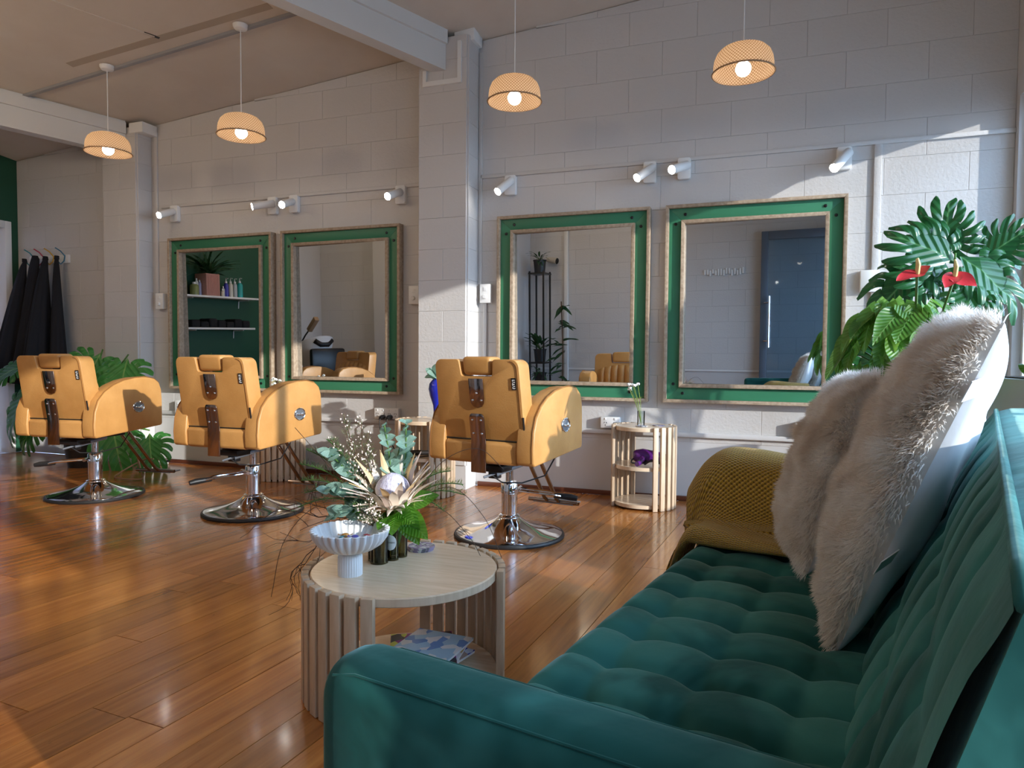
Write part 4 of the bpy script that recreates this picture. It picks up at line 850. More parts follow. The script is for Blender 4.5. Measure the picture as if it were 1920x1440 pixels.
# pedestals for the two pots and the long planter
for nm, c, h, r, lab in (('plant_stand', (-.10, -1.45), .42, .12, 'white round plant stand under the anthurium'), ('plant_stand', (.22, -.50), .30, .15, 'white round plant stand under the philodendron')):
    o = thing(nm, lab, 'plant stand', (c[0], c[1], 0)); MB().lathe([(.001, h-.02), (r, h-.02), (r, h), (.001, h)], 32).build('stand_top', 'white_plastic', o, bevel=0)
    for k in range(3): a = 2*PI*k/3+.4; MB().tube([(r*.8*math.cos(a), r*.8*math.sin(a), h-.02), (r*.9*math.cos(a), r*.9*math.sin(a), 0)], .01, 8).build('leg', 'white_plastic', o)
t = thing('planter_box', 'tall blue grey planter box with trailing orchid leaves by the window', 'planter', (.32, -1.75, 0))
MB().box(-.21, .20, -.30, .25, .0, .805).build('box_body', 'planter_grey', t, bevel=.006); MB().box(-.195, .185, -.285, .235, .800, .809).build('soil', 'soil', t, smooth=0)
for (key, b, tip, nr) in (('oval', (.15, -1.80, .84), (.12, -1.98, .93), (.2, -.8, .5)), ('oval', (.18, -1.85, .84), (.20, -2.0, .90), (.3, -.7, .6)), ('oval', (.20, -1.86, .85), (.29, -2.0, .94), (.4, -.7, .6)), ('oval', (.14, -1.82, .84), (.135, -1.96, .80), (0, -.9, .4)), ('oval', (.22, -1.80, .86), (.16, -1.92, 1.0), (-.2, -.8, .5)), ('oval', (.26, -1.75, .86), (.24, -1.9, 1.03), (.2, -.9, .3)), ('oval', (.24, -1.88, .90), (.19, -2.0, .965), (.1, -.8, .6)), ('oval', (.2, -1.9, .86), (.17, -2.03, .87), (.1, -.6, .8))):
    stalk(t, (.22, -1.80, .80), b, .005, .03); leaf(t, key, b, tip, nr)
MB().sphere((-.21, -.22, .80), .022, 12, (1, 1, 1.1)).build('dried_flower', 'stem_brown', t, smooth=180)
# ---------------------------------------------------------------- flower arrangement on the coffee table
VZ = .309
vs = [(-1.566, -2.655, .0235, .135), (-1.546, -2.618, .0155, .130), (-1.540, -2.582, .0165, .128), (-1.590, -2.640, .017, .13)]
vlab = ['smoky olive glass cylinder vase, widest of the coffee table cluster', 'smoky olive glass cylinder vase with a round white sticker', 'smoky olive glass cylinder vase nearest the photo coaster', 'smoky olive glass cylinder vase tucked behind the white bowl']
for (x, y, r, h), lab in zip(vs, vlab):
    t = thing('glass_vase', lab, 'vase', (x, y, VZ), 0, 'olive glass vases on the coffee table')
    MB().lathe([(.001, 0), (r, 0), (r, h), (r-.0018, h), (r-.0018, .004), (.001, .004)], 28, caps=False).build('glass_wall', 'green_glass', t, smooth=40)
    MB().lathe([(.001, .005), (r-.003, .005), (r-.003, h*.45), (.001, h*.45)], 24, caps=False).build('water', 'green_glass', t, smooth=40)
    if 'sticker' in lab:
        stk = MB(); n = 12
        def sf(a, b):
            u = 2*a-1; v = 2*b-1; q = math.sqrt(max(0, 1-v*v)); ang = R(-92)+u*q*1.15; return ((r+.0006)*math.cos(ang), (r+.0006)*math.sin(ang), .050+.0215*v)
        MB().grid(sf, 14, 14).build('sticker', 'tag_white', t, smooth=180)
        tm = text_mesh('FLOWERS', .0062, .0001); tm.materials.append(MT['black_plastic'])
        for v in tm.vertices:
            ang = R(-92)+v.co.x/r; v.co = ((r+.0009)*math.cos(ang), (r+.0009)*math.sin(ang), .050+v.co.y)
        link('sticker_text', tm, t)
fa = thing('flower_arrangement', 'arrangement of king protea, eucalyptus and twigs in the olive vases', 'flowers', (-1.555, -2.62, VZ))
O = fa.location
mat('bract_cream', (.82, .74, .60), .55, c2=(.74, .54, .46), scale=3); mat('protea_core', (.78, .75, .84), .8, c2=(.52, .48, .62), scale=30, bump=.6, bscale=90); mat('bract_amber', (.62, .40, .16), .5, c2=(.7, .52, .32), scale=3)
pc = Vector((-1.545, -2.625, .515))
# protea: domed core, rings of pointed bracts
core = MB().grid(lambda a, b: (.046*math.sin(PI*.55*b)*math.cos(2*PI*a), .046*math.sin(PI*.55*b)*math.sin(2*PI*a), .034*math.cos(PI*.55*b)+.012*(1-b)**2-.012), 40, 14, True).build('protea_core', 'protea_core', fa, smooth=180); core.location = pc-O
core.rotation_euler = (R(14), 0, 0)
br = MB().grid(lambda a, b: ((2*a-1)*.0145*(math.sin(PI*(b*.85+.12))**.8)*(1-.5*b), .0+.028*b+.012*b*b-.010*math.sin(PI*b), b*.105-.003*abs(2*a-1)), 7, 9)
for mname, key in (('bract_cream', 'bract_a'), ('bract_amber', 'bract_b')):
    me = MB().add(br.v, br.f).mesh('bract', smooth=180); me.materials.append(MT[mname]); LM[key] = me
rb = random.Random(4)
for ring, (n, rad, zz, sc, tl) in enumerate(((14, .050, -.042, 1.02, .12), (16, .046, -.052, 1.05, .38), (16, .040, -.058, .95, .70), (12, .034, -.062, .72, 1.1))):
    for k in range(n):
        a = 2*PI*(k+.5*ring)/n+rb.uniform(-.1, .1)
        o = link('bract', LM['bract_b' if (ring == 0 and k % 2) else 'bract_a'], core, (rad*math.cos(a), rad*math.sin(a), zz)); o.rotation_euler = (R(-tl*40+rb.uniform(-6, 4)-(12 if math.sin(a) < -.2 else 0)), 0, a-PI/2); s_ = sc*rb.uniform(.9, 1.1); o.scale = (s_, s_, s_)
stalk(fa, (-1.553, -2.605, VZ+.01), pc-Vector((0, 0, .05)), .006, 0)
# broad green leaves
for (b, tip, nr) in (((-1.525, -2.62, .445), (-1.475, -2.70, .475), (.1, -.75, .6)), ((-1.53, -2.63, .44), (-1.455, -2.68, .435), (.2, -.85, .5)), ((-1.53, -2.63, .435), (-1.495, -2.72, .415), (.1, -.7, .7)), ((-1.535, -2.63, .44), (-1.535, -2.72, .425), (-.1, -.8, .6)), ((-1.52, -2.60, .43), (-1.435, -2.64, .385), (.3, -.8, .4)), ((-1.52, -2.61, .44), (-1.46, -2.64, .365), (.3, -.9, .1)), ((-1.51, -2.59, .46), (-1.43, -2.58, .49), (.2, -.8, .6)), ((-1.60, -2.63, .45), (-1.64, -2.70, .46), (-.1, -.8, .5))):
    leaf(fa, 'oval', b, tip, nr); stalk(fa, (-1.545, -2.60, VZ+.02), b, .003, 0)
rf = random.Random(11)
def euc(base_, top, n, sz, curve=(0, 0, 0)):
    a, b = Vector(base_), Vector(top); cv = Vector(curve); pts = [a.lerp(b, i/10)+cv*math.sin(PI*i/10) for i in range(11)]
    MB().tube([p-O for p in pts], .0022, 6).build('eucalyptus_stem', 'stem_green', fa)
    for i in range(n):
        f = .25+.75*i/(n-1); p = a.lerp(b, f)+cv*math.sin(PI*f); an = i*2.4; s_ = sz*(1.15-.55*f)*rf.uniform(.8, 1.1)
        for sgn in (0, PI): d = Vector((math.cos(an+sgn), math.sin(an+sgn), .35)); leaf(fa, 'euc', p, p+d*s_*1.45, (0, -.8, .6), 'eucalyptus_leaf')
euc((-1.57, -2.59, .43), (-1.612, -2.55, .665), 11, .026, (.01, 0, 0)); euc((-1.56, -2.58, .43), (-1.560, -2.52, .672), 12, .030, (.012, 0, 0)); euc((-1.60, -2.64, .42), (-1.725, -2.66, .595), 9, .034, (0, 0, .03)); euc((-1.60, -2.65, .42), (-1.70, -2.70, .50), 8, .034, (0, 0, .03)); euc((-1.60, -2.66, .41), (-1.675, -2.72, .43), 7, .034, (0, 0, .03)); euc((-1.58, -2.6, .44), (-1.59, -2.50, .60), 7, .03)
mat('wax_flower', (.78, .66, .58), .6); fl_me = MB().sphere((0, 0, 0), .0034, 6).mesh('blossom', smooth=180); fl_me.materials.append(MT['wax_flower'])
nd_me = MB().add([(-.0012, 0, 0), (.0012, 0, 0), (.0006, .016, .002), (-.0006, .016, .002)], [(0, 1, 2, 3)]).mesh('needle', smooth=0)
mat('needle_green', (.05, .12, .035), .6); mat('needle_lime', (.22, .30, .06), .6); mat('wax_leaf', (.10, .13, .045), .6)
def sprig(parts, top, base_, nfl, nnd, m, spread, ln, seed, flower=True, stem='stem_brown', name='wax_flower_sprig', dens=.02):
    """twig with short side shoots, needle leaves and tiny blossoms, one mesh (uncountable foliage)"""
    rs = random.Random(seed); a, b = Vector(base_), Vector(top); mb = MB(); pts = [a.lerp(b, i/8)+Vector((rs.uniform(-1, 1), rs.uniform(-1, 1), 0))*dens*.25 for i in range(9)]
    st_ = MB().tube([p-O for p in pts], [.002-.0001*i for i in range(9)], 5).build(name+'_stem', stem, fa)
    fm = MB()
    for i in range(nnd):
        f = rs.uniform(.2, 1); p = a.lerp(b, f); sp = spread*(1.1-f*.7); d = Vector((rs.gauss(0, 1), rs.gauss(0, 1), rs.uniform(.1, 1.2))).normalized(); q = p+d*sp*rs.random()-O
        e = (d+Vector((rs.gauss(0, .4), rs.gauss(0, .4), rs.gauss(.3, .3)))).normalized()*ln*rs.uniform(.6, 1.2); w = e.cross(Vector((rs.gauss(0, 1), rs.gauss(0, 1), rs.gauss(0, 1)))).normalized()*ln*.07
        mb.add([q-w, q+w, q+e+w*.3, q+e-w*.3], [(0, 1, 2, 3)])
        if flower and i % 5 == 0: fm.sphere(q+e*.6, .0027*rs.uniform(.7, 1.3), 5)
    mb.build(name, m, st_, smooth=0, kind='stuff')
    if flower: fm.build('blossoms', 'wax_flower', st_, smooth=180, kind='stuff')
for i, (tp, sd) in enumerate((((-1.70, -2.62, .70), 1), ((-1.665, -2.60, .69), 2), ((-1.69, -2.63, .66), 3), ((-1.64, -2.60, .645), 4), ((-1.72, -2.64, .63), 5), ((-1.625, -2.60, .60), 6), ((-1.66, -2.66, .60), 7))): sprig(None, tp, (-1.60, -2.63, .43), 0, 170, 'wax_leaf', .030, .011, sd)
for i, (tp, sd) in enumerate((((-1.565, -2.72, .505), 11), ((-1.60, -2.72, .475), 12), ((-1.545, -2.73, .46), 13), ((-1.58, -2.735, .44), 14))): sprig(None, tp, (-1.57, -2.65, .40), 0, 150, 'wax_leaf', .026, .010, sd)
def fern(top, base_, n, ln, m, seed, curve=(0, 0, .03)):
    rs = random.Random(seed); a, b = Vector(base_), Vector(top); cv = Vector(curve); mb = MB(); P_ = lambda f: a.lerp(b, f)+cv*math.sin(PI*f)
    st_ = MB().tube([P_(i/8)-O for i in range(9)], .0016, 5).build('needle_stem', 'stem_green', fa); ax = (b-a).normalized(); sd = ax.cross(Vector((0, 0, 1))).normalized()
    for i in range(n):
        f = .25+.75*i/n; p = P_(f)-O
        for s in (-1, 1):
            d = (ax*.75+sd*s*.8+Vector((rs.gauss(0, .2), rs.gauss(0, .2), rs.gauss(.15, .25)))).normalized(); e = d*ln*(1.1-.7*f)*rs.uniform(.7, 1.2); w = d.cross(Vector((0, 0, 1)))*.0011
            mb.add([p-w, p+w, p+e+w*.3, p+e-w*.3], [(0, 1, 2, 3)])
            for q_ in (.4, .65):
                pp_ = p+e*q_; e2 = (d*.6+sd*s*.2+Vector((rs.gauss(0, .5), rs.gauss(0, .5), rs.gauss(0, .5)))).normalized()*ln*.35; mb.add([pp_-w, pp_+w, pp_+e2], [(0, 1, 2)])
    mb.build('needle_foliage', m, st_, smooth=0, kind='stuff')
for (tp, m, sd) in (((-1.80, -2.65, .60), 'needle_green', 1), ((-1.815, -2.66, .56), 'needle_green', 2), ((-1.81, -2.66, .515), 'needle_green', 3), ((-1.77, -2.70, .49), 'needle_green', 4), ((-1.74, -2.64, .63), 'needle_green', 5), ((-1.76, -2.74, .46), 'needle_green', 10)): fern(tp, (-1.60, -2.64, .44), 26, .045, m, sd)
for (tp, m, sd) in (((-1.385, -2.50, .475), 'needle_lime', 6), ((-1.40, -2.48, .50), 'needle_lime', 7), ((-1.42, -2.56, .44), 'needle_lime', 8), ((-1.43, -2.50, .54), 'needle_lime', 9)): fern(tp, (-1.54, -2.59, .44), 24, .042, m, sd)
# crooked bare twigs and long grass blades
rt_ = random.Random(21)
def twig(p, d, ln, r, depth):
    pts = [Vector(p)]; d = Vector(d).normalized()
    for i in range(6):
        d = (d+Vector((rt_.gauss(0, .33), rt_.gauss(0, .33), rt_.gauss(0, .33)))).normalized(); pts.append(pts[-1]+d*ln/6)
    o = MB().tube([q-O for q in pts], [r*(1-.1*i) for i in range(7)], 5).build('twig', 'twig', fa)
    if depth:
        for k in range(3): i = rt_.randint(1, 5); twig(pts[i], d+Vector((rt_.gauss(0, .8), rt_.gauss(0, .8), rt_.gauss(-.1, .7))), ln*.6, r*.7, depth-1)
for (d, ln) in (((-1, -.2, .1), .26), ((-1, -.35, -.1), .28), ((-1, -.5, -.25), .26), ((-.9, -.1, .35), .24)): twig((-1.62, -2.66, .43), d, ln, .0019, 2)
for pts in ([(-1.60, -2.66, .43), (-1.72, -2.70, .46), (-1.82, -2.72, .36), (-1.865, -2.72, .20)], [(-1.54, -2.58, .44), (-1.42, -2.53, .50), (-1.33, -2.50, .42), (-1.275, -2.50, .31)], [(-1.53, -2.58, .44), (-1.44, -2.54, .44), (-1.36, -2.52, .36), (-1.33, -2.52, .315)], [(-1.61, -2.64, .44), (-1.72, -2.66, .56), (-1.83, -2.66, .66)], [(-1.53, -2.57, .44), (-1.46, -2.5, .56), (-1.37, -2.45, .60), (-1.30, -2.42, .54)]):
    MB().tube([q-O for q in smooth_path(pts, 24)], .0009, 5).build('grass_blade', 'stem_brown', fa)
# ---------------------------------------------------------------- bowl, sweets, coaster, magazines
t = thing('pedestal_bowl', 'white ribbed pedestal bowl on the coffee table', 'bowl', (-1.583, -2.768, VZ))
rib = lambda a, z: 1+.045*(abs(math.cos(14*a))**.7-.5)
MB().lathe([(.001, 0), (.030, 0), (.0305, .02), (.0300, .048), (.026, .056), (.02, .058)], 168, rib=lambda a, z: 1+.04*(abs(math.cos(15*a))**.6-.5)).build('foot', 'white_ceramic', t, smooth=60)
pfb = [(.020, .057), (.035, .059), (.058, .067), (.077, .080), (.089, .097), (.094, .116), (.0905, .117), (.085, .099), (.073, .084), (.055, .072), (.03, .066), (.001, .065)]
MB().lathe(pfb, 196, rib=lambda a, z: 1+.115*(abs(math.cos(15*a+(z-.06)*5))**.75-.5)).build('basin', 'white_ceramic', t, smooth=70)
cols = [(.05, .3, .12), (.5, .05, .07), (.10, .10, .4), (.4, .2, .05), (.08, .25, .3), (.45, .1, .25)]; rc = random.Random(2)
for k in range(9):
    a = 2*PI*k/9+.3; r_ = .028+.022*(k % 2); mat('sweet_%d' % k, cols[k % 6], .3) if k < 6 else None
    o = thing('wrapped_sweet', 'small '+['green', 'red', 'navy', 'brown', 'teal', 'pink'][k % 6]+' wrapped sweet lying in the white bowl'+(' near its rim' if k > 5 else ''), 'sweet', (-1.583+r_*math.cos(a), -2.768+r_*math.sin(a), VZ+.0875), rc.random()*6, 'wrapped sweets in the bowl')
    MB().sphere((0, 0, 0), .009, 10, (1.2, .8, .7)).build('sweet_body', 'sweet_%d' % (k % 6), o, smooth=180); MB().add([(.009, 0, 0), (.019, -.007, .003), (.019, .007, .004), (-.009, 0, 0), (-.019, -.007, .003), (-.019, .007, .004)], [(0, 1, 2), (3, 5, 4)]).build('wrapper', 'sweet_%d' % (k % 6), o, smooth=0)
def splotch(name, a, b, c, scale):
    m, t, p = base(name); L = t.links; p.inputs['Roughness'].default_value = .25; tc = nd(t, 'ShaderNodeTexCoord'); v = nd(t, 'ShaderNodeTexVoronoi', Scale=scale); L.new(tc.outputs['Object'], v.inputs['Vector'])
    rp = nd(t, 'ShaderNodeValToRGB'); rp.color_ramp.interpolation = 'CONSTANT'; e = rp.color_ramp.elements; e[0].color = c4(a); e[1].position = .62; e[1].color = c4(b); q = e.new(.36); q.color = c4(c)
    sx = nd(t, 'ShaderNodeSeparateColor'); L.new(v.outputs['Color'], sx.inputs[0]); L.new(sx.outputs[0], rp.inputs[0]); L.new(rp.outputs[0], p.inputs['Base Color'])
splotch('coaster_print', (.25, .2, .3), (.5, .5, .48), (.12, .12, .14), 120)
for k, (dz, lab) in enumerate(((0, 'round photo print coaster at the bottom of the stack beside the vases'), (.0062, 'round photo print coaster on top of the stack beside the vases'))):
    t = thing('coaster', lab, 'coaster', (-1.522+.003*k, -2.502, VZ+dz), 0, 'stacked coasters'); MB().lathe([(.001, 0), (.038, 0), (.038, .006), (.001, .006)], 32).build('disc', 'coaster_print', t, smooth=30)
covers = [((.55, .66, .8), (.75, .7, .9), (.25, .3, .6)), ((.03, .05, .4), (.7, .75, .85), (.5, .35, .3)), ((.5, .06, .35), (.85, .8, .85), (.7, .45, .15)), ((.25, .02, .2), (.03, .02, .03), (.6, .65, .1)), ((.4, .6, .75), (.8, .8, .8), (.15, .3, .6))]
for k, (x, y, rz, tz, dx_) in enumerate(((-1.47, -2.64, .3, 0, 0), (-1.45, -2.62, -.2, .009, .03), (-1.44, -2.63, .15, .018, .0), (-1.46, -2.61, .5, .027, 0), (-1.445, -2.62, -.05, .036, 0))):
    splotch('cover_%d' % k, *covers[k], 34)
    o = thing('magazine', ['magazine with a pale blue cover at the bottom of the pile', 'magazine with a navy cover in the pile under the table', 'magazine with a magenta and orange cover in the pile', 'magazine with a dark purple cover near the pile top', 'magazine with a light blue cover topmost of the pile'][k], 'magazine', (x, y, .036+tz), rz, 'magazines under the coffee table')
    MB().box(-.085, .085, -.115, .115, 0, .0065).build('pages', 'tag_white', o, smooth=0); MB().box(-.086, .086, -.116, .116, .0065, .0078).build('cover', 'cover_%d' % k, o, smooth=0)
# ---------------------------------------------------------------- things on the side tables
def carnations(x, y, z, lab, glass, seed, hgt=.20, lean=(-.06, 0)):
    t = thing('bud_vase', lab, 'vase', (x, y, z))
    if glass: MB().lathe([(.001, 0), (.021, 0), (.022, .082), (.020, .082), (.019, .006), (.001, .006)], 20, caps=False, rib=lambda a, zz: 1+.03*math.cos(10*a+zz*160)).build('glass_wall', 'clear_glass', t, smooth=40)
    else: MB().lathe([(.001, 0), (.018, 0), (.02, .03), (.012, .06), (.012, .075), (.010, .075), (.001, .07)], 20).build('glass_wall', 'clear_glass', t)
    f = thing('carnation_spray', 'small white carnation spray standing in the '+('faceted glass vase' if glass else 'little bottle behind the middle chair'), 'flowers', (x, y, z+.01)); rs = random.Random(seed)
    mat('petal_white', (.85, .86, .83), .6) if 'petal_white' not in MT else None
    for k in range(6):
        tp = Vector((lean[0]+rs.uniform(-.035, .03), lean[1]+rs.uniform(-.03, .03), hgt+rs.uniform(-.03, .02))); MB().tube([(0, 0, 0), tp*.5+Vector((.006, 0, .01)), tp], .0016, 5).build('stem', 'needle_lime', f)
        pm = MB()
        for j in range(12): a = rs.random()*6.3; e = rs.uniform(-.2, 1.2); pm.sphere(tp+Vector((math.cos(a)*math.cos(e), math.sin(a)*math.cos(e), math.sin(e)))*.008, .0068, 7, (1, 1, .7))
        pm.build('blossom', 'petal_white', f, smooth=180)
        if k % 2: leafd = tp*.6; MB().add([leafd, leafd+Vector((.012, .003, .016)), leafd+Vector((.03, 0, .02)), leafd+Vector((.012, -.003, .02))], [(0, 1, 2, 3)]).build('leaf', 'needle_lime', f, smooth=0)
carnations(-1.262, -.22, .471, 'faceted clear glass vase on the side table near the window mirrors', True, 3, .205, (-.05, 0)); carnations(-3.83, -.26, .471, 'little clear bottle vase on the table behind the middle chair', False, 5, .20, (.0, 0))
for (x, y, lab) in ((-1.245, -.30, 'thin grey round coaster in front of the faceted vase'), (-1.16, -.22, 'thin grey round coaster right of the faceted vase')):
    o = MB().lathe([(.001, 0), (.035, 0), (.035, .004), (.001, .004)], 28, (x, y, .4705)).build('coaster', 'coaster_print', None, smooth=30); o['label'] = lab; o['category'] = 'coaster'; o['group'] = 'coasters on the side table'
t = thing('blue_vase', 'cobalt blue teardrop vase with leaves on the table by the pier', 'vase', (-2.50, -.385, .47))
MB().lathe([(.02, 0), (.024, .005), (.020, .05), (.024, .09), (.044, .15), (.052, .19), (.046, .225), (.026, .25), (.022, .262)], 32).build('vase_body', 'blue_glass', t, smooth=60)
mat('cobalt', (.01, .02, .32), .12, coat=.5); t.children[0].data.materials[0] = MT['cobalt']
for (b, tip, nr) in (((-2.50, -.39, .74), (-2.56, -.42, .79), (-.2, -.6, .7)), ((-2.50, -.39, .75), (-2.58, -.40, .735), (-.1, -.6, .8)), ((-2.50, -.39, .75), (-2.47, -.44, .82), (.1, -.8, .5)), ((-2.50, -.39, .74), (-2.53, -.46, .77), (0, -.8, .6))): leaf(t, 'euc', b, tip, nr)
# hair dryer on the shelf of the vase table
mat('purple_gloss', (.09, .012, .16), .18, coat=.5)
t = thing('hair_dryer', 'glossy purple hair dryer with a wrapped black cord', 'hair dryer', (-1.22, -.27, .246), R(10))
MB().tube([(-.075, 0, .05), (-.06, 0, .05), (-.02, 0, .052), (.04, 0, .05), (.085, 0, .048)], [.026, .036, .042, .034, .026], 20).build('barrel', 'purple_gloss', t, smooth=60); MB().tube([(-.02, -.03, .045), (-.045, -.08, .02), (-.055, -.10, .018)], [.018, .017, .015], 12).build('handle', 'purple_gloss', t, smooth=60)
MB().tube([(.083, 0, .048), (.115, 0, .048)], [.024, .018], 16).build('nozzle', 'black_plastic', t)
cp = [(-.07+.035*math.cos(k*1.1)+.011*k*.6, -.05+.045*math.sin(k*1.3), .014+.022*abs(math.sin(k*.9))) for k in range(22)]
MB().tube(smooth_path(cp, 120), .0045, 6).build('cord', 'black_rubber', t, smooth=180)
# curling wand and its cord on the pier table
t = thing('curling_wand', 'grey and black curling wand on the shelf of the pier table', 'curling wand', (-2.52, -.44, .262), R(12))
MB().tube([(-.16, -.02, .006), (-.14, -.02, .006), (-.09, -.02, .008), (-.05, -.02, .008)], [.004, .013, .017, .017], 14).build('handle', 'black_plastic', t, smooth=60); MB().tube([(-.05, -.02, .008), (.10, -.02, .01)], .0155, 16).build('barrel', 'grey_metal', t)
MB().tube(smooth_path([(-.16, -.02, .006), (-.19, -.03, .0), (-.17, -.06, -.008), (-.08, -.10, -.01), (0, -.06, -.006), (.06, .03, -.004), (.02, .08, .05)], 50), .0035, 6).build('cord', 'black_rubber', t)
# cords and power strip on the floor by the monstera
mat('cord_tan', (.34, .22, .13), .6)
o = MB().tube(smooth_path([(-5.12, -.10, .01), (-4.95, -.30, .01), (-4.75, -.55, .04), (-4.70, -.62, .16), (-4.62, -.66, .05), (-4.58, -.70, .012), (-4.75, -.74, .012), (-4.90, -.60, .012), (-4.80, -.48, .10), (-4.66, -.52, .12)], 90), .005, 6).build('extension_cord', 'cord_tan'); o['label'] = 'tan extension cord looped on the floor by the monstera'; o['category'] = 'cord'
t = thing('power_strip', 'flat white and black power strip on the floor by the wall', 'power strip', (-5.10, -.10, 0), R(-5)); MB().box(-.12, .12, -.03, .03, 0, .022).build('strip_body', 'white_plastic', t, bevel=.004); MB().box(.08, .15, -.02, .02, .022, .04).build('adapter', 'black_plastic', t, bevel=.004)
# ---------------------------------------------------------------- the side of the room seen in the mirrors
for nm, y0, y1, z, lab in (('wall_shelf', -2.54, -1.40, 1.44, 'white upper wall shelf with bottles on the green wall'), ('wall_shelf', -2.42, -1.45, 1.085, 'white lower wall shelf with folded black towels on the green wall')):
    t = thing(nm, lab, 'shelf', (XL, (y0+y1)/2, z), 0, 'white shelves on the green wall'); h = (y1-y0)/2
    MB().box(.0, .21, -h, h, 0, .022).build('shelf_board', 'white_trim', t, bevel=.003)
    for s in (-.7, .7): MB().tube([(.002, s*h, -.10), (.01, s*h, -.012), (.17, s*h, -.008)], .006, 6).build('bracket', 'white_plastic', t)
BC = {'sage': (.16, .22, .08), 'sage2': (.22, .26, .10), 'pale': (.45, .5, .52), 'lilac': (.38, .36, .52), 'amber': (.06, .01, .01), 'cream': (.6, .58, .5), 'indigo': (.05, .05, .38), 'clear': (.42, .45, .47), 'aqua': (.02, .36, .36)}
for k, c in BC.items(): mat('bottle_'+k, c, .25)
def bottle(y, r, h, k, pump, lab, x=XL+.12):
    t = thing('product_bottle', lab, 'bottle', (x, y, 1.462), 0, 'hair product bottles on the shelf')
    MB().lathe([(.001, 0), (r, 0), (r, h*.82), (r*.85, h*.92), (r*.4, h), (.001, h)], 18).build('bottle_body', 'bottle_'+k, t, smooth=40)
    if pump: MB().tube([(0, 0, h), (0, 0, h+.05), (.012, 0, h+.055), (.034, 0, h+.05)], .005, 6).lathe([(.014, h), (.014, h+.018), (.006, h+.02)], 12).build('pump', 'white_plastic', t)
    else: MB().lathe([(r*.45, h-.002), (r*.45, h+.02), (.001, h+.02)], 12).build('cap', 'white_plastic', t)
bottle(-1.475, .036, .185, 'sage', True, 'sage green pump bottle at the shelf end'); bottle(-1.55, .03, .18, 'sage2', True, 'slim olive pump bottle behind the squat jar', XL+.07); bottle(-1.61, .046, .12, 'sage2', False, 'squat olive jar on the upper shelf', XL+.15); bottle(-1.668, .019, .165, 'pale', False, 'pale tall tube bottle beside the lilac bottle'); bottle(-1.708, .020, .15, 'lilac', False, 'lilac bottle beside the pink pot')
bottle(-1.955, .022, .04, 'amber', False, 'small dark amber jar beside the pink pot'); bottle(-1.998, .018, .07, 'cream', False, 'small cream bottle right of the amber jar', XL+.15); bottle(-2.035, .018, .10, 'clear', False, 'small clear bottle before the indigo bottle'); bottle(-2.080, .026, .16, 'indigo', True, 'indigo pump bottle on the upper shelf'); bottle(-2.145, .026, .165, 'cream', True, 'cream pump bottle between indigo and clear bottles'); bottle(-2.21, .026, .165, 'clear', True, 'clear pump bottle beside the aqua bottle'); bottle(-2.285, .033, .175, 'aqua', True, 'aqua green pump bottle at the end of the row')
t = thing('ribbed_pot', 'ribbed pink square pot with dark dried foliage on the shelf', 'pot', (XL+.11, -1.825, 1.462))
MB().box(-.085, .085, -.095, .095, 0, .245).build('pot_body', 'pot_pink', t, bevel=.004)
for k in range(12): MB().tube([(.086, -.088+.016*k, .003), (.086, -.088+.016*k, .24)], .005, 6).build('rib', 'pot_pink', t)
rg_ = random.Random(6)
for k in range(34): a = rg_.random()*6.3; b = Vector((XL+.11, -1.825, 1.70)); d = Vector((math.cos(a)*.10+.02, math.sin(a)*.26, .10+rg_.random()*.22)); d.x = max(d.x, .03); leaf(t, 'strap', b+Vector((.03, 0, 0)), b+d, (rg_.gauss(0, .2), rg_.gauss(0, .4), 1))
t = thing('towel_stack', 'pile of folded black towels on the lower shelf', 'towels', (XL+.11, -1.94, 1.107))
for k in range(7): MB().box(-.09, .09, -.056, .056, 0, .085+.02*math.sin(k*2.1)).xf(Matrix.Translation((0, -.36+.12*k, 0))).build('towel', 'black_cloth', t, bevel=.02, seg=3)
# wash basin unit
t = thing('wash_basin', 'white tilting backwash basin with black neck rest by the far wall', 'wash basin', (-6.35, -3.15, 0), R(20))
MB().box(-.18, .12, -.16, .16, 0, .55).build('pedestal', 'white_plastic', t, bevel=.03)
MB().grid(lambda a, b: ((.27*math.cos(2*PI*a)+.03*math.cos(2*PI*a)**2)*(.35+.65*math.sin(PI/2*b)), .23*math.sin(2*PI*a)*(.35+.65*math.sin(PI/2*b)), .55+.36*b+.10*math.cos(2*PI*a)*b), 40, 14, True).grid(lambda a, b: ((.25*math.cos(2*PI*a)+.03*math.cos(2*PI*a)**2)*(1-.6*b), .21*math.sin(2*PI*a)*(1-.6*b), .91-.2*b+.10*math.cos(2*PI*a)*(1-b)), 40, 10, True).build('bowl', 'white_ceramic', t, smooth=180)
MB().tube([(.24, -.12, .95), (.27, -.05, .90), (.27, .05, .90), (.24, .12, .95)], .035, 10).build('neck_rest', 'black_rubber', t, smooth=180)
MB().tube([(-.16, .1, .90), (-.02, .1, 1.02), (.10, .1, 1.10)], .010, 8).build('hose_arm', 'black_plastic', t); MB().box(-.03, .03, -.03, .03, 0, .24).xf(Matrix.Translation((.08, .1, 1.08)) @ Matrix.Rotation(R(52), 4, 'Y')).build('arm_panel', 'cord_tan', t, bevel=.006)
MB().box(.28, .75, -.24, .24, .30, .44).build('seat', 'black_plastic', t, bevel=.03); MB().box(.30, .38, -.24, .24, .42, .85).build('seat_back', 'black_plastic', t, bevel=.03)
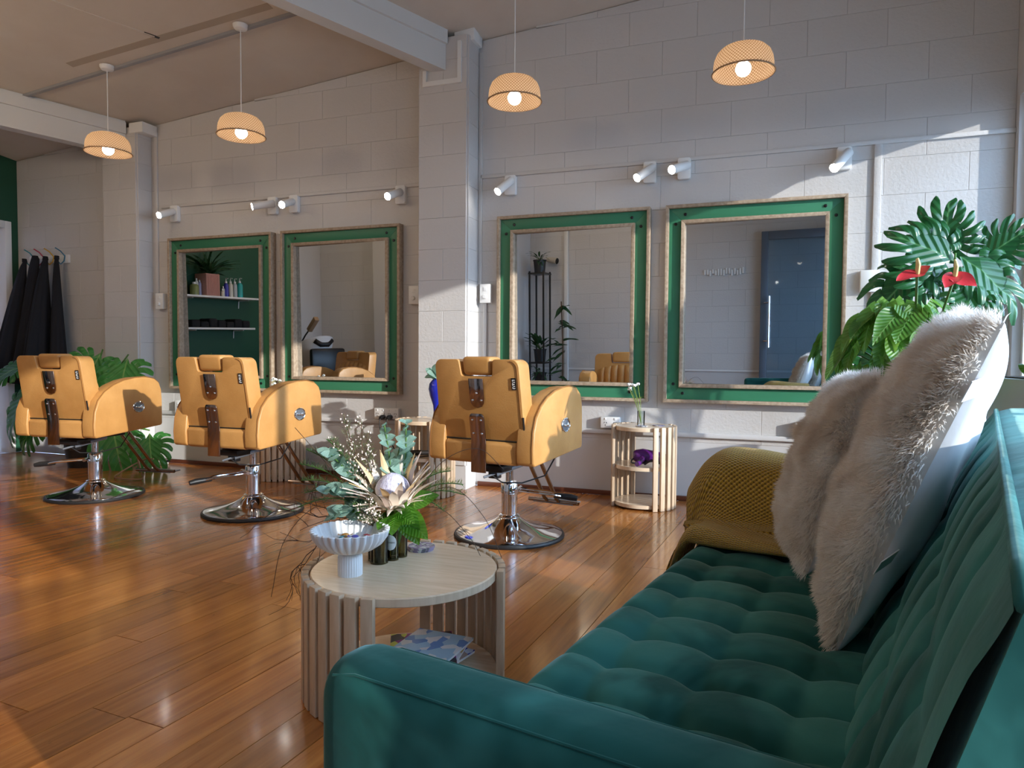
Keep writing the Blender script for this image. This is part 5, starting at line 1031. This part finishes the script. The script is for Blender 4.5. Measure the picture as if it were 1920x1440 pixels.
# black plant stand in the corner
t = thing('shelf_stand', 'tall black metal plant stand in the corner by the wall step', 'plant stand', (-3.82, -4.62, 0))
for sx in (-.10, .10):
    for sy in (-.12, .12): MB().box(sx-.01, sx+.01, sy-.01, sy+.01, 0, 1.86).build('post', 'black_plastic', t, smooth=0)
for z in (.30, .62, 1.82): MB().box(-.115, .115, -.135, .135, z, z+.02).build('shelf_board', 'black_plastic', t, smooth=0)
rg_ = random.Random(8)
for (z, n, ln, key, nm, lab) in ((.64, 16, .36, 'oval_dark', 'potted_plant', 'dark leafy potted plant on the middle tier of the black stand'), (1.84, 16, .22, 'strap', 'potted_plant', 'trailing dark potted plant on the top tier of the black stand'), (.32, 14, .26, 'strap', 'potted_plant', 'dark strap leaf potted plant on the low tier of the black stand')):
    p_ = thing(nm, lab, 'plant', (-3.82, -4.62, z), 0, 'plants on the black stand'); pot(p_, (-3.82, -4.62, z+.001), .07, .085, .16, 'pot_black')
    for k in range(n):
        a = rg_.random()*6.3; b = Vector((-3.82, -4.62, z+.16)); d = Vector((max(-.10, math.cos(a)*ln*.7), abs(math.sin(a))*ln*.7+.02, ln*rg_.uniform(-.25 if key == 'strap' else .2, .8))); m_ = b+d*.4; stalk(p_, b, m_, .003, .02, n=4); leaf(p_, key, m_, b+d, (0, .3, 1))
    
t = thing('potted_palm', 'dark drooping floor plant beside the black stand', 'plant', (-3.50, -4.62, 0)); pot(t, (-3.50, -4.62, 0), .10, .12, .22, 'pot_black')
for k in range(26): a = rg_.random()*6.3; b = Vector((-3.50+rg_.gauss(0, .03), -4.62, .3+rg_.random()*1.1)); d = Vector((math.cos(a)*.2, abs(math.sin(a))*.16, rg_.uniform(-.12, .12))); leaf(t, 'oval_dark', b, b+d, (0, .5, 1))
MB().tube([(0, 0, .2), (.02, .02, .8), (0, .03, 1.45)], .008, 6).build('stem', 'stem_brown', t)
# beige spotlight, batten sign and open door on the near wall
t = thing('wall_camera', 'small beige cylinder lamp on the wall facing the mirrors', 'lamp', (-3.72, YN+.016, 2.03)); mat('beige_plastic', (.6, .55, .46), .5)
MB().tube([(0, 0, 0), (0, .06, 0)], .012, 8).build('bracket', 'beige_plastic', t); MB().tube([(-.06, .07, .01), (.08, .09, -.02)], [.035, .045], 16).build('housing', 'beige_plastic', t); MB().tube([(.081, .09, -.02), (.086, .091, -.021)], .04, 16).build('lens', 'black_plastic', t)
t = thing('batten_sign', 'row of uneven white battens mounted on the wall facing the mirrors', 'wall decor', (-1.45, YN+.016, 1.785)); rg_ = random.Random(3)
for k in range(15): w = .013; h = rg_.uniform(.055, .085); c = rg_.uniform(-.015, .015); MB().box(-.24+.033*k-w, -.24+.033*k+w, 0, .02, c-h/2, c+h/2).build('batten', 'white_trim', t, bevel=.002)
mat('door_grey', (.10, .125, .16), .4)
d2 = MB().box(-1.01, -.93, YN+.10, YN+.145, .02, 2.24).box(-.13, -.05, YN+.10, YN+.145, .02, 2.24).box(-.93, -.13, YN+.10, YN+.145, 2.14, 2.24).box(-.93, -.13, YN+.10, YN+.145, .02, .16).build('door_2', 'door_grey', bevel=.004, kind='structure', label='grey framed glass entrance door standing open against the wall')
MB().box(-.93, -.13, YN+.118, YN+.126, .16, 2.14).build('pane', 'door_glass', d2, smooth=0)
hn = MB().tube([(-.905, YN+.20, .84), (-.905, YN+.20, 1.46)], .014, 10).tube([(-.96, YN+.145, 1.38), (-.96, YN+.20, 1.38), (-.905, YN+.20, 1.38)], .009, 8).tube([(-.96, YN+.145, .92), (-.96, YN+.20, .92), (-.905, YN+.20, .92)], .009, 8).build('handle', 'chrome', d2)
